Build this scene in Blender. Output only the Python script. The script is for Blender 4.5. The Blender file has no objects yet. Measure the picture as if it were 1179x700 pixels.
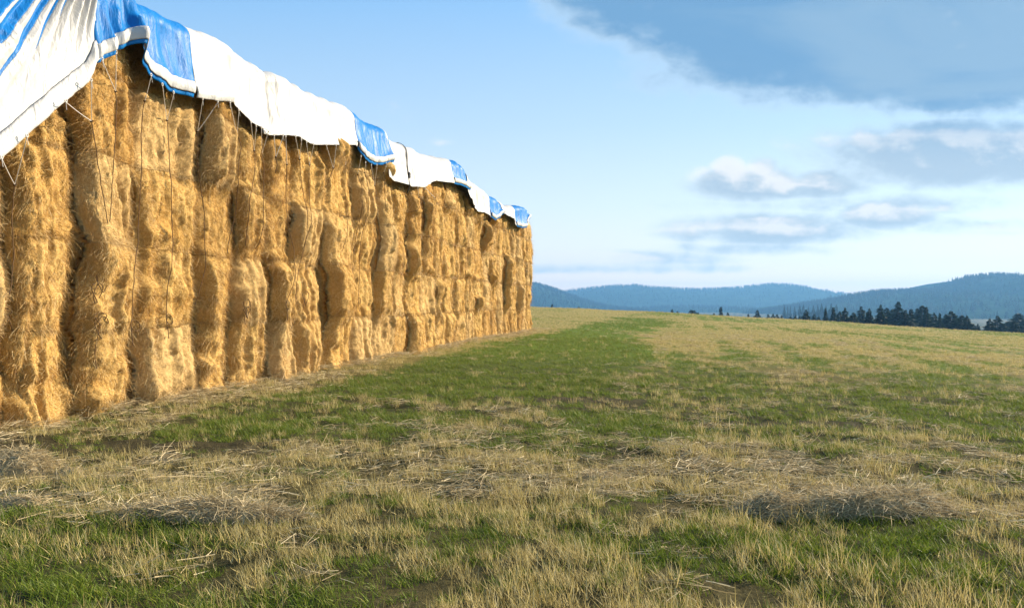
import bpy, math, random
import numpy as np
from mathutils import Vector

SC = bpy.context.scene
COL = SC.collection
F = 917.0                      # focal length in photo pixels (28 mm on 36 mm)
EYE = 1.6
R = math.radians

# ------------------------------------------------------------------ noise
def _hash(ix, iy, seed):
    h = (ix.astype(np.int64) * 374761393 + iy.astype(np.int64) * 668265263 + seed * 974634777) & 0xFFFFFFFF
    h = ((h ^ (h >> 13)) * 1274126177) & 0xFFFFFFFF
    h = h ^ (h >> 16)
    return (h & 0xFFFF) / 65535.0

def vnoise(x, y, seed=0):
    x = np.asarray(x, float); y = np.asarray(y, float)
    ix = np.floor(x); iy = np.floor(y)
    fx = x - ix; fy = y - iy
    fx = fx * fx * (3 - 2 * fx); fy = fy * fy * (3 - 2 * fy)
    a = _hash(ix, iy, seed); b = _hash(ix + 1, iy, seed)
    c = _hash(ix, iy + 1, seed); d = _hash(ix + 1, iy + 1, seed)
    return (a * (1 - fx) + b * fx) * (1 - fy) + (c * (1 - fx) + d * fx) * fy

def fbm(x, y, seed=0, octv=4):
    t = 0; amp = 0.5; tot = 0
    for o in range(octv):
        t = t + amp * vnoise(np.asarray(x) * 2 ** o, np.asarray(y) * 2 ** o, seed + o * 17)
        tot += amp; amp *= 0.5
    return t / tot - 0.5

def sstep(a, b, x):
    t = np.clip((np.asarray(x, float) - a) / (b - a), 0, 1)
    return t * t * (3 - 2 * t)

# ------------------------------------------------------------------ mesh helpers
def mesh_quads(name, verts, quads, mat=None, smooth=True, attrs=None, mats=None, mat_idx=None):
    verts = np.asarray(verts, np.float32).reshape(-1, 3)
    quads = np.asarray(quads, np.int32).reshape(-1, 4)
    me = bpy.data.meshes.new(name)
    me.vertices.add(len(verts)); me.vertices.foreach_set('co', verts.ravel())
    me.loops.add(quads.size); me.loops.foreach_set('vertex_index', quads.ravel())
    me.polygons.add(len(quads))
    me.polygons.foreach_set('loop_start', np.arange(0, quads.size, 4, dtype=np.int32))
    me.polygons.foreach_set('loop_total', np.full(len(quads), 4, np.int32))
    me.polygons.foreach_set('use_smooth', np.full(len(quads), smooth, bool))
    for m in (mats or ([mat] if mat else [])):
        me.materials.append(m)
    if mat_idx is not None:
        me.polygons.foreach_set('material_index', np.asarray(mat_idx, np.int32))
    for k, v in (attrs or {}).items():
        a = me.attributes.new(k, 'FLOAT', 'POINT')
        a.data.foreach_set('value', np.asarray(v, np.float32))
    me.update(calc_edges=True)
    me.validate()
    return me

def mesh_poly(name, verts, faces, mat=None, smooth=True):
    me = bpy.data.meshes.new(name)
    me.from_pydata([tuple(v) for v in verts], [], faces)
    if mat: me.materials.append(mat)
    me.polygons.foreach_set('use_smooth', np.full(len(me.polygons), smooth, bool))
    me.update()
    return me

def grid_quads(nu, nv, off=0):
    i = np.arange(nu - 1)[:, None] * nv + np.arange(nv - 1)[None, :]
    return np.stack([i, i + nv, i + nv + 1, i + 1], -1).reshape(-1, 4) + off

def obj(name, me, parent=None, loc=(0, 0, 0), rot=(0, 0, 0)):
    o = bpy.data.objects.new(name, me)
    COL.objects.link(o)
    o.location = loc; o.rotation_euler = rot
    if parent: o.parent = parent
    return o

def tag(o, label=None, cat=None, group=None, kind=None):
    if label: o['label'] = label
    if cat: o['category'] = cat
    if group: o['group'] = group
    if kind: o['kind'] = kind
    return o

def strips(roots, dirs, lens, widths, rng, segs=3, droop=0.5, curl=0.25, taper=0.3, rnd=None):
    """thin bent ribbons; returns verts, quads, rnd per vertex, t along the ribbon"""
    n = len(roots)
    dirs = dirs / np.linalg.norm(dirs, axis=1, keepdims=True)
    side = np.cross(dirs, rng.normal(size=(n, 3))); side /= np.linalg.norm(side, axis=1, keepdims=True) + 1e-9
    bend = np.cross(dirs, side) * (rng.normal(size=(n, 1)) * curl)
    bend[:, 2] -= droop * rng.uniform(0.3, 1.3, n)
    V = np.zeros((n, segs + 1, 2, 3))
    T = np.zeros((n, segs + 1, 2))
    for k in range(segs + 1):
        t = k / segs
        c = roots + dirs * (lens * t)[:, None] + bend * (lens * t * t)[:, None]
        w = widths * (1 - (1 - taper) * t)
        V[:, k, 0] = c - side * (w / 2)[:, None]
        V[:, k, 1] = c + side * (w / 2)[:, None]
        T[:, k] = t
    base = (np.arange(n) * (segs + 1) * 2)[:, None]
    k = (np.arange(segs) * 2)[None, :]
    b = base + k
    Q = np.stack([b, b + 1, b + 3, b + 2], -1).reshape(-1, 4)
    if rnd is None: rnd = rng.random(n)
    RN = np.repeat(rnd, (segs + 1) * 2)
    return V.reshape(-1, 3), Q, RN, T.ravel()

def tube(points, rad, sides=6):
    P = np.asarray(points, float); n = len(P)
    tan = np.gradient(P, axis=0); tan /= np.linalg.norm(tan, axis=1, keepdims=True) + 1e-9
    up = np.array([0.31, 0.52, 0.79])
    a = np.cross(tan, up); a /= np.linalg.norm(a, axis=1, keepdims=True) + 1e-9
    b = np.cross(tan, a)
    ang = np.linspace(0, 2 * np.pi, sides, endpoint=False)
    V = P[:, None] + rad * (a[:, None] * np.cos(ang)[None, :, None] + b[:, None] * np.sin(ang)[None, :, None])
    Q = []
    for i in range(n - 1):
        for j in range(sides):
            Q.append((i * sides + j, i * sides + (j + 1) % sides, (i + 1) * sides + (j + 1) % sides, (i + 1) * sides + j))
    return V.reshape(-1, 3), Q

def join_tubes(lst):
    VV, QQ, off = [], [], 0
    for V, Q in lst:
        VV.append(V); QQ.append(np.asarray(Q) + off); off += len(V)
    return np.concatenate(VV), np.concatenate(QQ)

# ------------------------------------------------------------------ material helpers
class NT:
    def __init__(s, tree): s.t = tree
    def n(s, typ, **kw):
        nd = s.t.nodes.new(typ)
        for k, v in kw.items(): setattr(nd, k, v)
        return nd
    def put(s, sock, v):
        if isinstance(v, bpy.types.NodeSocket): s.t.links.new(v, sock)
        elif v is not None: sock.default_value = v
    def m(s, op, a, b=None, c=None, clamp=False):
        nd = s.n('ShaderNodeMath', operation=op); nd.use_clamp = clamp
        s.put(nd.inputs[0], a)
        if b is not None: s.put(nd.inputs[1], b)
        if c is not None: s.put(nd.inputs[2], c)
        return nd.outputs[0]
    def mix(s, f, a, b, blend='MIX'):
        nd = s.n('ShaderNodeMix', data_type='RGBA', blend_type=blend)
        s.put(nd.inputs[0], f); s.put(nd.inputs[6], a); s.put(nd.inputs[7], b)
        return nd.outputs[2]
    def smooth(s, x, a, b):
        nd = s.n('ShaderNodeMapRange', interpolation_type='SMOOTHSTEP')
        s.put(nd.inputs[0], x); nd.inputs[1].default_value = a; nd.inputs[2].default_value = b
        return nd.outputs[0]
    def noise(s, vec, scale, detail=4, rough=0.55, dist=0.0):
        nd = s.n('ShaderNodeTexNoise')
        if vec is not None: s.put(nd.inputs['Vector'], vec)
        nd.inputs['Scale'].default_value = scale; nd.inputs['Detail'].default_value = detail
        nd.inputs['Roughness'].default_value = rough; nd.inputs['Distortion'].default_value = dist
        return nd.outputs[0]
    def vmul(s, vec, xyz):
        nd = s.n('ShaderNodeVectorMath', operation='MULTIPLY'); s.put(nd.inputs[0], vec); nd.inputs[1].default_value = xyz
        return nd.outputs[0]
    def ramp(s, f, stops):
        nd = s.n('ShaderNodeValToRGB'); s.put(nd.inputs[0], f)
        e = nd.color_ramp.elements
        while len(e) > 1: e.remove(e[-1])
        e[0].position, e[0].color = stops[0][0], (*stops[0][1], 1)
        for p, c in stops[1:]:
            k = e.new(p); k.color = (*c, 1)
        return nd.outputs[0]

def new_mat(name):
    m = bpy.data.materials.new(name); m.use_nodes = True
    t = m.node_tree; t.nodes.clear()
    g = NT(t); out = g.n('ShaderNodeOutputMaterial')
    return m, g, out

def principled(g, out, color, rough=0.8, bump=None, bump_dist=0.02, bump_str=1.0, spec=0.3, sheen=0.0):
    p = g.n('ShaderNodeBsdfPrincipled')
    g.put(p.inputs['Base Color'], color if isinstance(color, bpy.types.NodeSocket) else (*color, 1))
    g.put(p.inputs['Roughness'], rough)
    p.inputs['Specular IOR Level'].default_value = spec
    if bump is not None:
        b = g.n('ShaderNodeBump'); b.inputs['Distance'].default_value = bump_dist; b.inputs['Strength'].default_value = bump_str
        g.put(b.inputs['Height'], bump); g.t.links.new(b.outputs[0], p.inputs['Normal'])
    if out is not None: g.t.links.new(p.outputs[0], out.inputs[0])
    return p

def leafy(g, out, color, trans=0.4, rough=0.6, tcolor=None, spec=0.25):
    p = principled(g, None, color, rough, spec=spec)
    tr = g.n('ShaderNodeBsdfTranslucent'); g.put(tr.inputs[0], tcolor if tcolor is not None else color)
    mx = g.n('ShaderNodeMixShader'); mx.inputs[0].default_value = trans
    g.t.links.new(p.outputs[0], mx.inputs[1]); g.t.links.new(tr.outputs[0], mx.inputs[2])
    g.t.links.new(mx.outputs[0], out.inputs[0])

def attr(g, name): return g.n('ShaderNodeAttribute', attribute_name=name).outputs['Fac']
def geo_pos(g): return g.n('ShaderNodeNewGeometry').outputs['Position']

# hay body
HAY, g, out = new_mat('hay_body')
pos = geo_pos(g)
n1 = g.noise(pos, 26, 8, 0.7, 0.6)
n2 = g.noise(pos, 1.7, 4, 0.5)
st = g.noise(g.vmul(pos, (60, 60, 14)), 1.0, 5, 0.7, 1.2)
c = g.ramp(n1, [(0.28, (0.30, 0.155, 0.036)), (0.5, (0.57, 0.355, 0.112)), (0.72, (0.71, 0.51, 0.215))])
c = g.mix(g.m('MULTIPLY', g.smooth(n2, 0.4, 0.75), 0.55), c, (0.44, 0.225, 0.045, 1))
oi = g.n('ShaderNodeObjectInfo').outputs['Random']
c = g.mix(g.m('MULTIPLY', g.smooth(oi, 0.55, 1.0), 0.45), c, (0.60, 0.43, 0.21, 1))
c = g.mix(g.m('MULTIPLY', g.smooth(oi, 0.35, 0.0), 0.40), c, (0.40, 0.215, 0.06, 1))
bh = g.m('ADD', g.m('MULTIPLY', n1, 0.6), g.m('MULTIPLY', st, 0.5))
principled(g, out, c, 0.9, bh, 0.035, 1.0, spec=0.15)

# straw strands on the bales
STRAW, g, out = new_mat('straw_strands')
rn = attr(g, 'rnd')
c = g.ramp(rn, [(0.0, (0.19, 0.09, 0.018)), (0.3, (0.46, 0.265, 0.072)), (0.7, (0.66, 0.44, 0.16)), (1.0, (0.83, 0.66, 0.35))])
n2 = g.noise(geo_pos(g), 1.7, 4, 0.5)
c = g.mix(g.m('MULTIPLY', g.smooth(n2, 0.4, 0.75), 0.5), c, (0.44, 0.225, 0.045, 1))
oi = g.n('ShaderNodeObjectInfo').outputs['Random']
c = g.mix(g.m('MULTIPLY', g.smooth(oi, 0.55, 1.0), 0.40), c, (0.62, 0.46, 0.24, 1))
c = g.mix(g.m('MULTIPLY', g.smooth(oi, 0.35, 0.0), 0.35), c, (0.42, 0.23, 0.065, 1))
leafy(g, out, c, 0.15, 0.5, spec=0.35)

# grey weathered hay on the ground
OLDHAY, g, out = new_mat('weathered_hay')
rn = attr(g, 'rnd')
c = g.ramp(rn, [(0.0, (0.22, 0.165, 0.085)), (0.4, (0.44, 0.34, 0.175)), (0.8, (0.62, 0.50, 0.29)), (1.0, (0.74, 0.64, 0.42))])
leafy(g, out, c, 0.25, 0.6)

GREEN, g, out = new_mat('green_blades')
rn = attr(g, 'rnd'); t = attr(g, 'tt'); oi = g.n('ShaderNodeObjectInfo').outputs['Random']
c = g.ramp(rn, [(0.0, (0.045, 0.095, 0.006)), (0.5, (0.115, 0.190, 0.008)), (0.85, (0.20, 0.26, 0.018)), (1.0, (0.36, 0.33, 0.08))])
c = g.mix(g.m('MULTIPLY', oi, 0.45), c, (0.17, 0.18, 0.03, 1))
c = g.mix(g.m('MULTIPLY', g.m('POWER', t, 2.0), 0.25), c, (0.20, 0.21, 0.06, 1))
leafy(g, out, c, 0.36, 0.5)

DRY, g, out = new_mat('dry_blades')
rn = attr(g, 'rnd'); oi = g.n('ShaderNodeObjectInfo').outputs['Random']
c = g.ramp(rn, [(0.0, (0.18, 0.13, 0.040)), (0.35, (0.43, 0.34, 0.115)), (0.8, (0.68, 0.55, 0.23)), (1.0, (0.83, 0.71, 0.41))])
c = g.mix(g.m('MULTIPLY', oi, 0.35), c, (0.30, 0.25, 0.09, 1))
leafy(g, out, c, 0.35, 0.55)

def plastic(name, col, rough=0.42, spec=0.45, tr=0.12):
    m, g, out = new_mat(name)
    pos = geo_pos(g)
    n = g.noise(pos, 3.0, 5, 0.6)
    cc = g.mix(g.m('MULTIPLY', g.smooth(n, 0.45, 0.8), 0.25), (*col, 1), tuple(x * 0.82 for x in col) + (1,))
    fine = g.noise(g.vmul(pos, (9, 9, 2.5)), 1.0, 6, 0.6, 0.8)
    p = principled(g, None, cc, rough, fine, 0.05, 0.6, spec=spec)
    tl = g.n('ShaderNodeBsdfTranslucent'); g.put(tl.inputs[0], cc)
    mx = g.n('ShaderNodeMixShader'); mx.inputs[0].default_value = tr
    g.t.links.new(p.outputs[0], mx.inputs[1]); g.t.links.new(tl.outputs[0], mx.inputs[2])
    g.t.links.new(mx.outputs[0], out.inputs[0])
    return m
WHITE = plastic('white_tarp_plastic', (0.53, 0.525, 0.51))
BLUE = plastic('blue_tarp_plastic', (0.004, 0.150, 0.45), 0.42, 0.22, 0.05)

def flat_mat(name, col, rough=0.8):
    m, g, out = new_mat(name)
    n = g.noise(geo_pos(g), 30, 3)
    cc = g.mix(g.m('MULTIPLY', n, 0.4), (*col, 1), tuple(x * 0.6 for x in col) + (1,))
    principled(g, out, cc, rough)
    return m
ROPE = flat_mat('white_rope', (0.62, 0.60, 0.56))
TWINE = flat_mat('dark_twine', (0.10, 0.055, 0.02))
BLACK = flat_mat('black_strap', (0.02, 0.02, 0.022), 0.5)
BARK = flat_mat('bark', (0.10, 0.07, 0.05))
NEEDLE, g, out = new_mat('conifer_needles')
rn = attr(g, 'rnd')
c = g.ramp(rn, [(0.0, (0.008, 0.020, 0.012)), (0.6, (0.016, 0.034, 0.018)), (1.0, (0.035, 0.06, 0.025))])
leafy(g, out, c, 0.15, 0.7)

# ------------------------------------------------------------------ the lie of the land
D_CREST = 160.0
EX = np.array([-2000, 300, 610, 664, 702, 753, 803, 854, 900, 956, 1032, 1108, 1179, 1500, 3000.])
EY = np.array([351.5, 351.8, 353.0, 354.9, 357, 358.8, 361.6, 364.6, 366.6, 369.8, 375, 380, 383.5, 400, 430.])
VALLEY = -26.0

def height(X, Y):
    X = np.asarray(X, float); Y = np.asarray(Y, float)
    r = np.hypot(X, Y)
    az = np.arctan2(X, np.maximum(Y, 1e-3))
    az = np.clip(np.where(Y > 0, az, np.sign(X) * 1.2), -1.2, 1.2)
    px = 589.5 + F * np.tan(az)
    ye = np.interp(px, EX, EY)
    cosaz = np.maximum(np.cos(az), 0.3)
    dc = D_CREST / cosaz * 0.9
    hc = EYE - (ye - 350) / F * dc * cosaz
    r0 = 34.0
    rr = np.minimum(r, dc + 8)
    shape = lambda q: q - r0 * (1 - np.exp(-q / r0))
    h = hc * shape(rr) / shape(dc)
    h = h - 0.0009 * np.maximum(rr - dc + 4, 0) ** 2
    # fall beyond the crest to the valley floor
    fall = np.maximum(r - dc - 4, 0)
    w = 1 - np.exp(-(fall / 330.0) ** 1.15)
    h = h * (1 - w) + VALLEY * w
    near = 1 - sstep(25, 70, r)
    h = h + near * (0.10 * fbm(X * 0.45, Y * 0.45, 5, 3) + 0.11 * fbm(X * 1.6, Y * 1.9, 9, 3) + 0.05 * fbm(X * 4, Y * 4.6, 10, 2)) * sstep(0.5, 3, r)
    mid = sstep(20, 60, r) * (1 - sstep(140, 170, r))
    h = h + mid * 0.25 * fbm(X * 0.06, Y * 0.1, 31, 3)
    # slight ruts
    return h

TH = math.atan2(204.5, F)                   # direction of the stack
DIR = np.array([math.sin(TH), math.cos(TH)]); NRM = np.array([math.cos(TH), -math.sin(TH)])
X0 = -8.66
ROTZ = math.pi / 2 - TH
def W(s, d, h):
    s, d, h = np.broadcast_arrays(np.asarray(s, float), np.asarray(d, float), np.asarray(h, float))
    return np.stack([X0 + s * DIR[0] + d * NRM[0], s * DIR[1] + d * NRM[1], h], -1)
def px_z(x, d=0.0): return F * (-X0 - d / math.cos(TH)) / (794.0 - np.asarray(x, float))      # distance ahead of a point d in front of the face
def px_s(x, d=0.0): return (px_z(x, d) + d * math.sin(TH)) / math.cos(TH)
def px_h(x, y, d=0.0): return EYE + (350.0 - np.asarray(y, float)) * px_z(x, d) / F
def wall_t(X, Y):        # distance in front of the stack face
    return (np.asarray(X) - X0) * NRM[0] + np.asarray(Y) * NRM[1]
def wall_s(X, Y):
    return (np.asarray(X) - X0) * DIR[0] + np.asarray(Y) * DIR[1]

# fractions of green (1) against dry (0), and of bare soil, over the field
def field_mix(X, Y):
    X = np.asarray(X, float); Y = np.asarray(Y, float)
    t = wall_t(X, Y); s = wall_s(X, Y)
    gmix = 0.47 + 1.9 * fbm(X * 0.16, Y * 0.09, 41, 4) + 1.5 * fbm(X * 0.8, Y * 0.8, 42, 3)
    strip = sstep(1.2, 2.6, t + 1.2 * fbm(s * .2, t * .2, 3)) * (1 - sstep(5.0, 8.0, t + 3.0 * fbm(s * .12, t * .3, 4))) * sstep(11.5, 14, Y) * (1 - sstep(36, 95, s + 20 * fbm(s * .08, t * .4, 6)))
    gmix = gmix + 1.0 * strip - 0.12 * sstep(6.5, 8, t) * sstep(14, 20, Y)
    gmix = gmix - 0.55 * (1 - sstep(0.3, 1.7, t)) * sstep(11, 14, Y)
    rows = np.sin(t * 2 * np.pi / 1.9 + 0.6 * fbm(s * .1, t * .4, 8)) 
    gmix = gmix + sstep(14, 25, Y) * sstep(6, 9, t) * (0.24 * rows - 0.14)
    band = np.exp(-((Y - 7.6 - 0.05 * X) / 1.1) ** 2) * (1 - 0.5 * sstep(1.0, 4.0, X))   # dry band across the foreground
    gmix = gmix - 0.50 * band
    gmix = gmix + 0.18 * np.exp(-((Y - 10.8) / 1.3) ** 2) + 0.12 * (1 - sstep(5.0, 6.0, Y))
    soil = np.exp(-((Y - 9.0 - .02 * X) / 0.42) ** 2) * (1 - sstep(-3.2, -1.8, X)) * 1.5
    soil = np.maximum(soil, np.exp(-((Y - 12.9) / 0.5) ** 2 - ((X - 1.1) / 1.0) ** 2) * 0.9)
    soil = np.maximum(soil, np.exp(-((Y - 10.7) / 0.28) ** 2) * sstep(1.9, 2.6, X) * (1 - sstep(4.6, 5.4, X)) * 1.2)
    soil = soil * (0.6 + 1.3 * vnoise(X * 2.2, Y * 2.2, 77)) + 1.4 * np.maximum(0, fbm(X * 0.9, Y * 1.4, 78, 3) - 0.22)
    return np.clip(gmix, 0, 1), np.clip(soil, 0, 1)

# ------------------------------------------------------------------ ground
GROUND, g, out = new_mat('stubble_ground')
pos = geo_pos(g)
gr = attr(g, 'green'); so = attr(g, 'soil'); vl = attr(g, 'far')
nf = g.noise(pos, 14, 6, 0.7, 0.4)
nm = g.noise(pos, 1.3, 5, 0.6)
nl = g.noise(g.vmul(pos, (0.15, 0.05, 0.1)), 1.0, 4, 0.6)
dry = g.ramp(nf, [(0.25, (0.11, 0.080, 0.026)), (0.5, (0.245, 0.20, 0.058)), (0.75, (0.40, 0.33, 0.11))])
grn = g.ramp(nf, [(0.25, (0.030, 0.055, 0.007)), (0.5, (0.095, 0.145, 0.012)), (0.78, (0.19, 0.22, 0.03))])
gf = g.smooth(g.m('ADD', gr, g.m('MULTIPLY', g.m('SUBTRACT', nm, 0.5), 0.8)), 0.2, 0.8)
c = g.mix(gf, dry, grn)
soil = g.ramp(nf, [(0.3, (0.045, 0.030, 0.018)), (0.55, (0.115, 0.080, 0.048)), (0.75, (0.21, 0.155, 0.095))])
c = g.mix(so, c, soil)
th = attr(g, 'thatch_shade')     # dark soil near the camera, shade between tufts also painted into its colour
c = g.mix(g.m('MULTIPLY', th, 0.9), c, g.ramp(nf, [(0.3, (0.022, 0.020, 0.009)), (0.6, (0.06, 0.05, 0.02)), (0.8, (0.15, 0.12, 0.05))]))
val = g.ramp(nl, [(0.40, (0.018, 0.035, 0.018)), (0.52, (0.025, 0.045, 0.02)), (0.60, (0.32, 0.24, 0.12))])
c = g.mix(vl, c, val)
principled(g, out, c, 0.95, nf, 0.05, 0.9, spec=0.1)

def build_ground():
    rs = np.concatenate([np.arange(0.3, 3.0, 0.3), np.arange(3.0, 16, 0.10), np.geomspace(16, 220, 130), np.geomspace(228, 5200, 50)])
    fr = np.linspace(-0.80, 0.80, 321)
    back = np.linspace(0.80, 2 * np.pi - 0.80, 60)[1:-1]
    az = np.concatenate([fr, back])
    Rr, Az = np.meshgrid(rs, az, indexing='ij')
    X = Rr * np.sin(Az); Y = Rr * np.cos(Az)
    Z = height(X, Y)
    gm, so = field_mix(X, Y)
    far = sstep(150, 200, Rr)
    nr, na = Rr.shape
    V = np.stack([X, Y, Z], -1).reshape(-1, 3)
    i = np.arange(nr - 1)[:, None] * na; j = np.arange(na)[None, :]; j2 = (j + 1) % na
    Q = np.stack([i + j, i + na + j, i + na + j2, i + j2], -1).reshape(-1, 4)[:, ::-1]
    near = np.where(Rr > 60, 1, 1.0)
    V = np.concatenate([V, [[0, 0, float(height(0.01, 0.01))]]])
    fade = np.clip(1 - (Rr - 120) / 400, 0, 1)
    cen = len(V) - 1
    tri = np.stack([np.full(na, cen), np.arange(na), np.arange(na)], -1)
    me = mesh_quads('field_ground', V, Q, GROUND, True, {
        'green': np.append(gm.ravel(), .4), 'soil': np.append(so.ravel() * near.ravel(), 0), 'far': np.append(far.ravel(), 0), 'thatch_shade': np.append((1 - sstep(12, 30, Rr)).ravel(), 1)})
    o = obj('field_ground', me)
    tag(o, 'mown grass field sloping away to the valley', kind='structure')
build_ground()

# ------------------------------------------------------------------ stuff: grass
def tuft(name, n, hgt, spread, width, rng, mat, lean=(-0.30, 0.0), wild=0.35, droop=0.25):
    a = rng.uniform(0, 2 * np.pi, n); rr = spread * np.sqrt(rng.random(n))
    roots = np.stack([rr * np.cos(a), rr * np.sin(a), np.full(n, -0.01)], -1)
    d = np.stack([rng.normal(lean[0], wild, n), rng.normal(lean[1], wild, n), np.ones(n)], -1)
    L = hgt * rng.uniform(0.45, 1.15, n)
    V, Q, RN, T = strips(roots, d, L, np.full(n, width * 1.2) * rng.uniform(.6, 1.3, n), rng, 3, droop, 0.2, 0.12)
    me = mesh_quads(name, V, Q, mat, True, {'rnd': RN, 'tt': T})
    return bpy.data.objects.new(name, me)

def litter(name, n, rng, mat, spread=0.22):
    a = rng.uniform(0, 2 * np.pi, n); rr = spread * np.sqrt(rng.random(n))
    roots = np.stack([rr * np.cos(a), rr * np.sin(a), rng.uniform(0.005, 0.05, n)], -1)
    d = np.stack([rng.normal(size=n), rng.normal(size=n) * .6, rng.normal(0, 0.14, n)], -1)
    L = rng.uniform(0.08, 0.24, n)
    V, Q, RN, T = strips(roots, d, L, rng.uniform(.003, .006, n), rng, 3, 0.03, 0.12, 0.6)
    V[:, 2] = np.maximum(V[:, 2], -0.01)
    me = mesh_quads(name, V, Q, mat, True, {'rnd': RN, 'tt': T})
    return bpy.data.objects.new(name, me)

def scatter(name, pts, scl, rotz, idx, sources, label):
    col = bpy.data.collections.new(name + '_sources')
    for o in sources: col.objects.link(o)
    me = bpy.data.meshes.new(name)
    me.vertices.add(len(pts)); me.vertices.foreach_set('co', np.asarray(pts, np.float32).ravel())
    for k, v, ty in (('scl', scl, 'FLOAT'), ('rotz', rotz, 'FLOAT'), ('idx', idx, 'INT')):
        a = me.attributes.new(k, ty, 'POINT'); a.data.foreach_set('value', np.asarray(v, np.float32 if ty == 'FLOAT' else np.int32))
    me.update()
    o = obj(name, me)
    ng = bpy.data.node_groups.new(name + '_nodes', 'GeometryNodeTree')
    ng.interface.new_socket('Geometry', in_out='INPUT', socket_type='NodeSocketGeometry')
    ng.interface.new_socket('Geometry', in_out='OUTPUT', socket_type='NodeSocketGeometry')
    N = ng.nodes; L = ng.links
    gi = N.new('NodeGroupInput'); go = N.new('NodeGroupOutput')
    ci = N.new('GeometryNodeCollectionInfo'); ci.inputs['Collection'].default_value = col
    ci.inputs['Separate Children'].default_value = True; ci.inputs['Reset Children'].default_value = True
    ip = N.new('GeometryNodeInstanceOnPoints'); ip.inputs['Pick Instance'].default_value = True
    def na(nm, ty):
        a = N.new('GeometryNodeInputNamedAttribute'); a.data_type = ty; a.inputs[0].default_value = nm
        return a.outputs[0]
    cx = N.new('ShaderNodeCombineXYZ'); L.new(na('rotz', 'FLOAT'), cx.inputs[2])
    L.new(gi.outputs[0], ip.inputs['Points']); L.new(ci.outputs[0], ip.inputs['Instance'])
    L.new(na('idx', 'INT'), ip.inputs['Instance Index']); L.new(cx.outputs[0], ip.inputs['Rotation'])
    L.new(na('scl', 'FLOAT'), ip.inputs['Scale'])
    L.new(ip.outputs[0], go.inputs[0])
    md = o.modifiers.new('scatter', 'NODES'); md.node_group = ng
    tag(o, label, kind='stuff')
    return o

def field_points(rng, zones, az=0.72):
    P = []
    for r0, r1, dens in zones:
        n = int(0.5 * (r1 ** 2 - r0 ** 2) * 2 * az * dens)
        r = np.sqrt(rng.uniform(r0 ** 2, r1 ** 2, n)); a = rng.uniform(-az, az, n)
        P.append(np.stack([r * np.sin(a), r * np.cos(a), r], -1))
    P = np.concatenate(P)
    t = wall_t(P[:, 0], P[:, 1]); s = wall_s(P[:, 0], P[:, 1])
    keep = (t > 0.0) | (s > 44.5)
    return P[keep]

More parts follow.
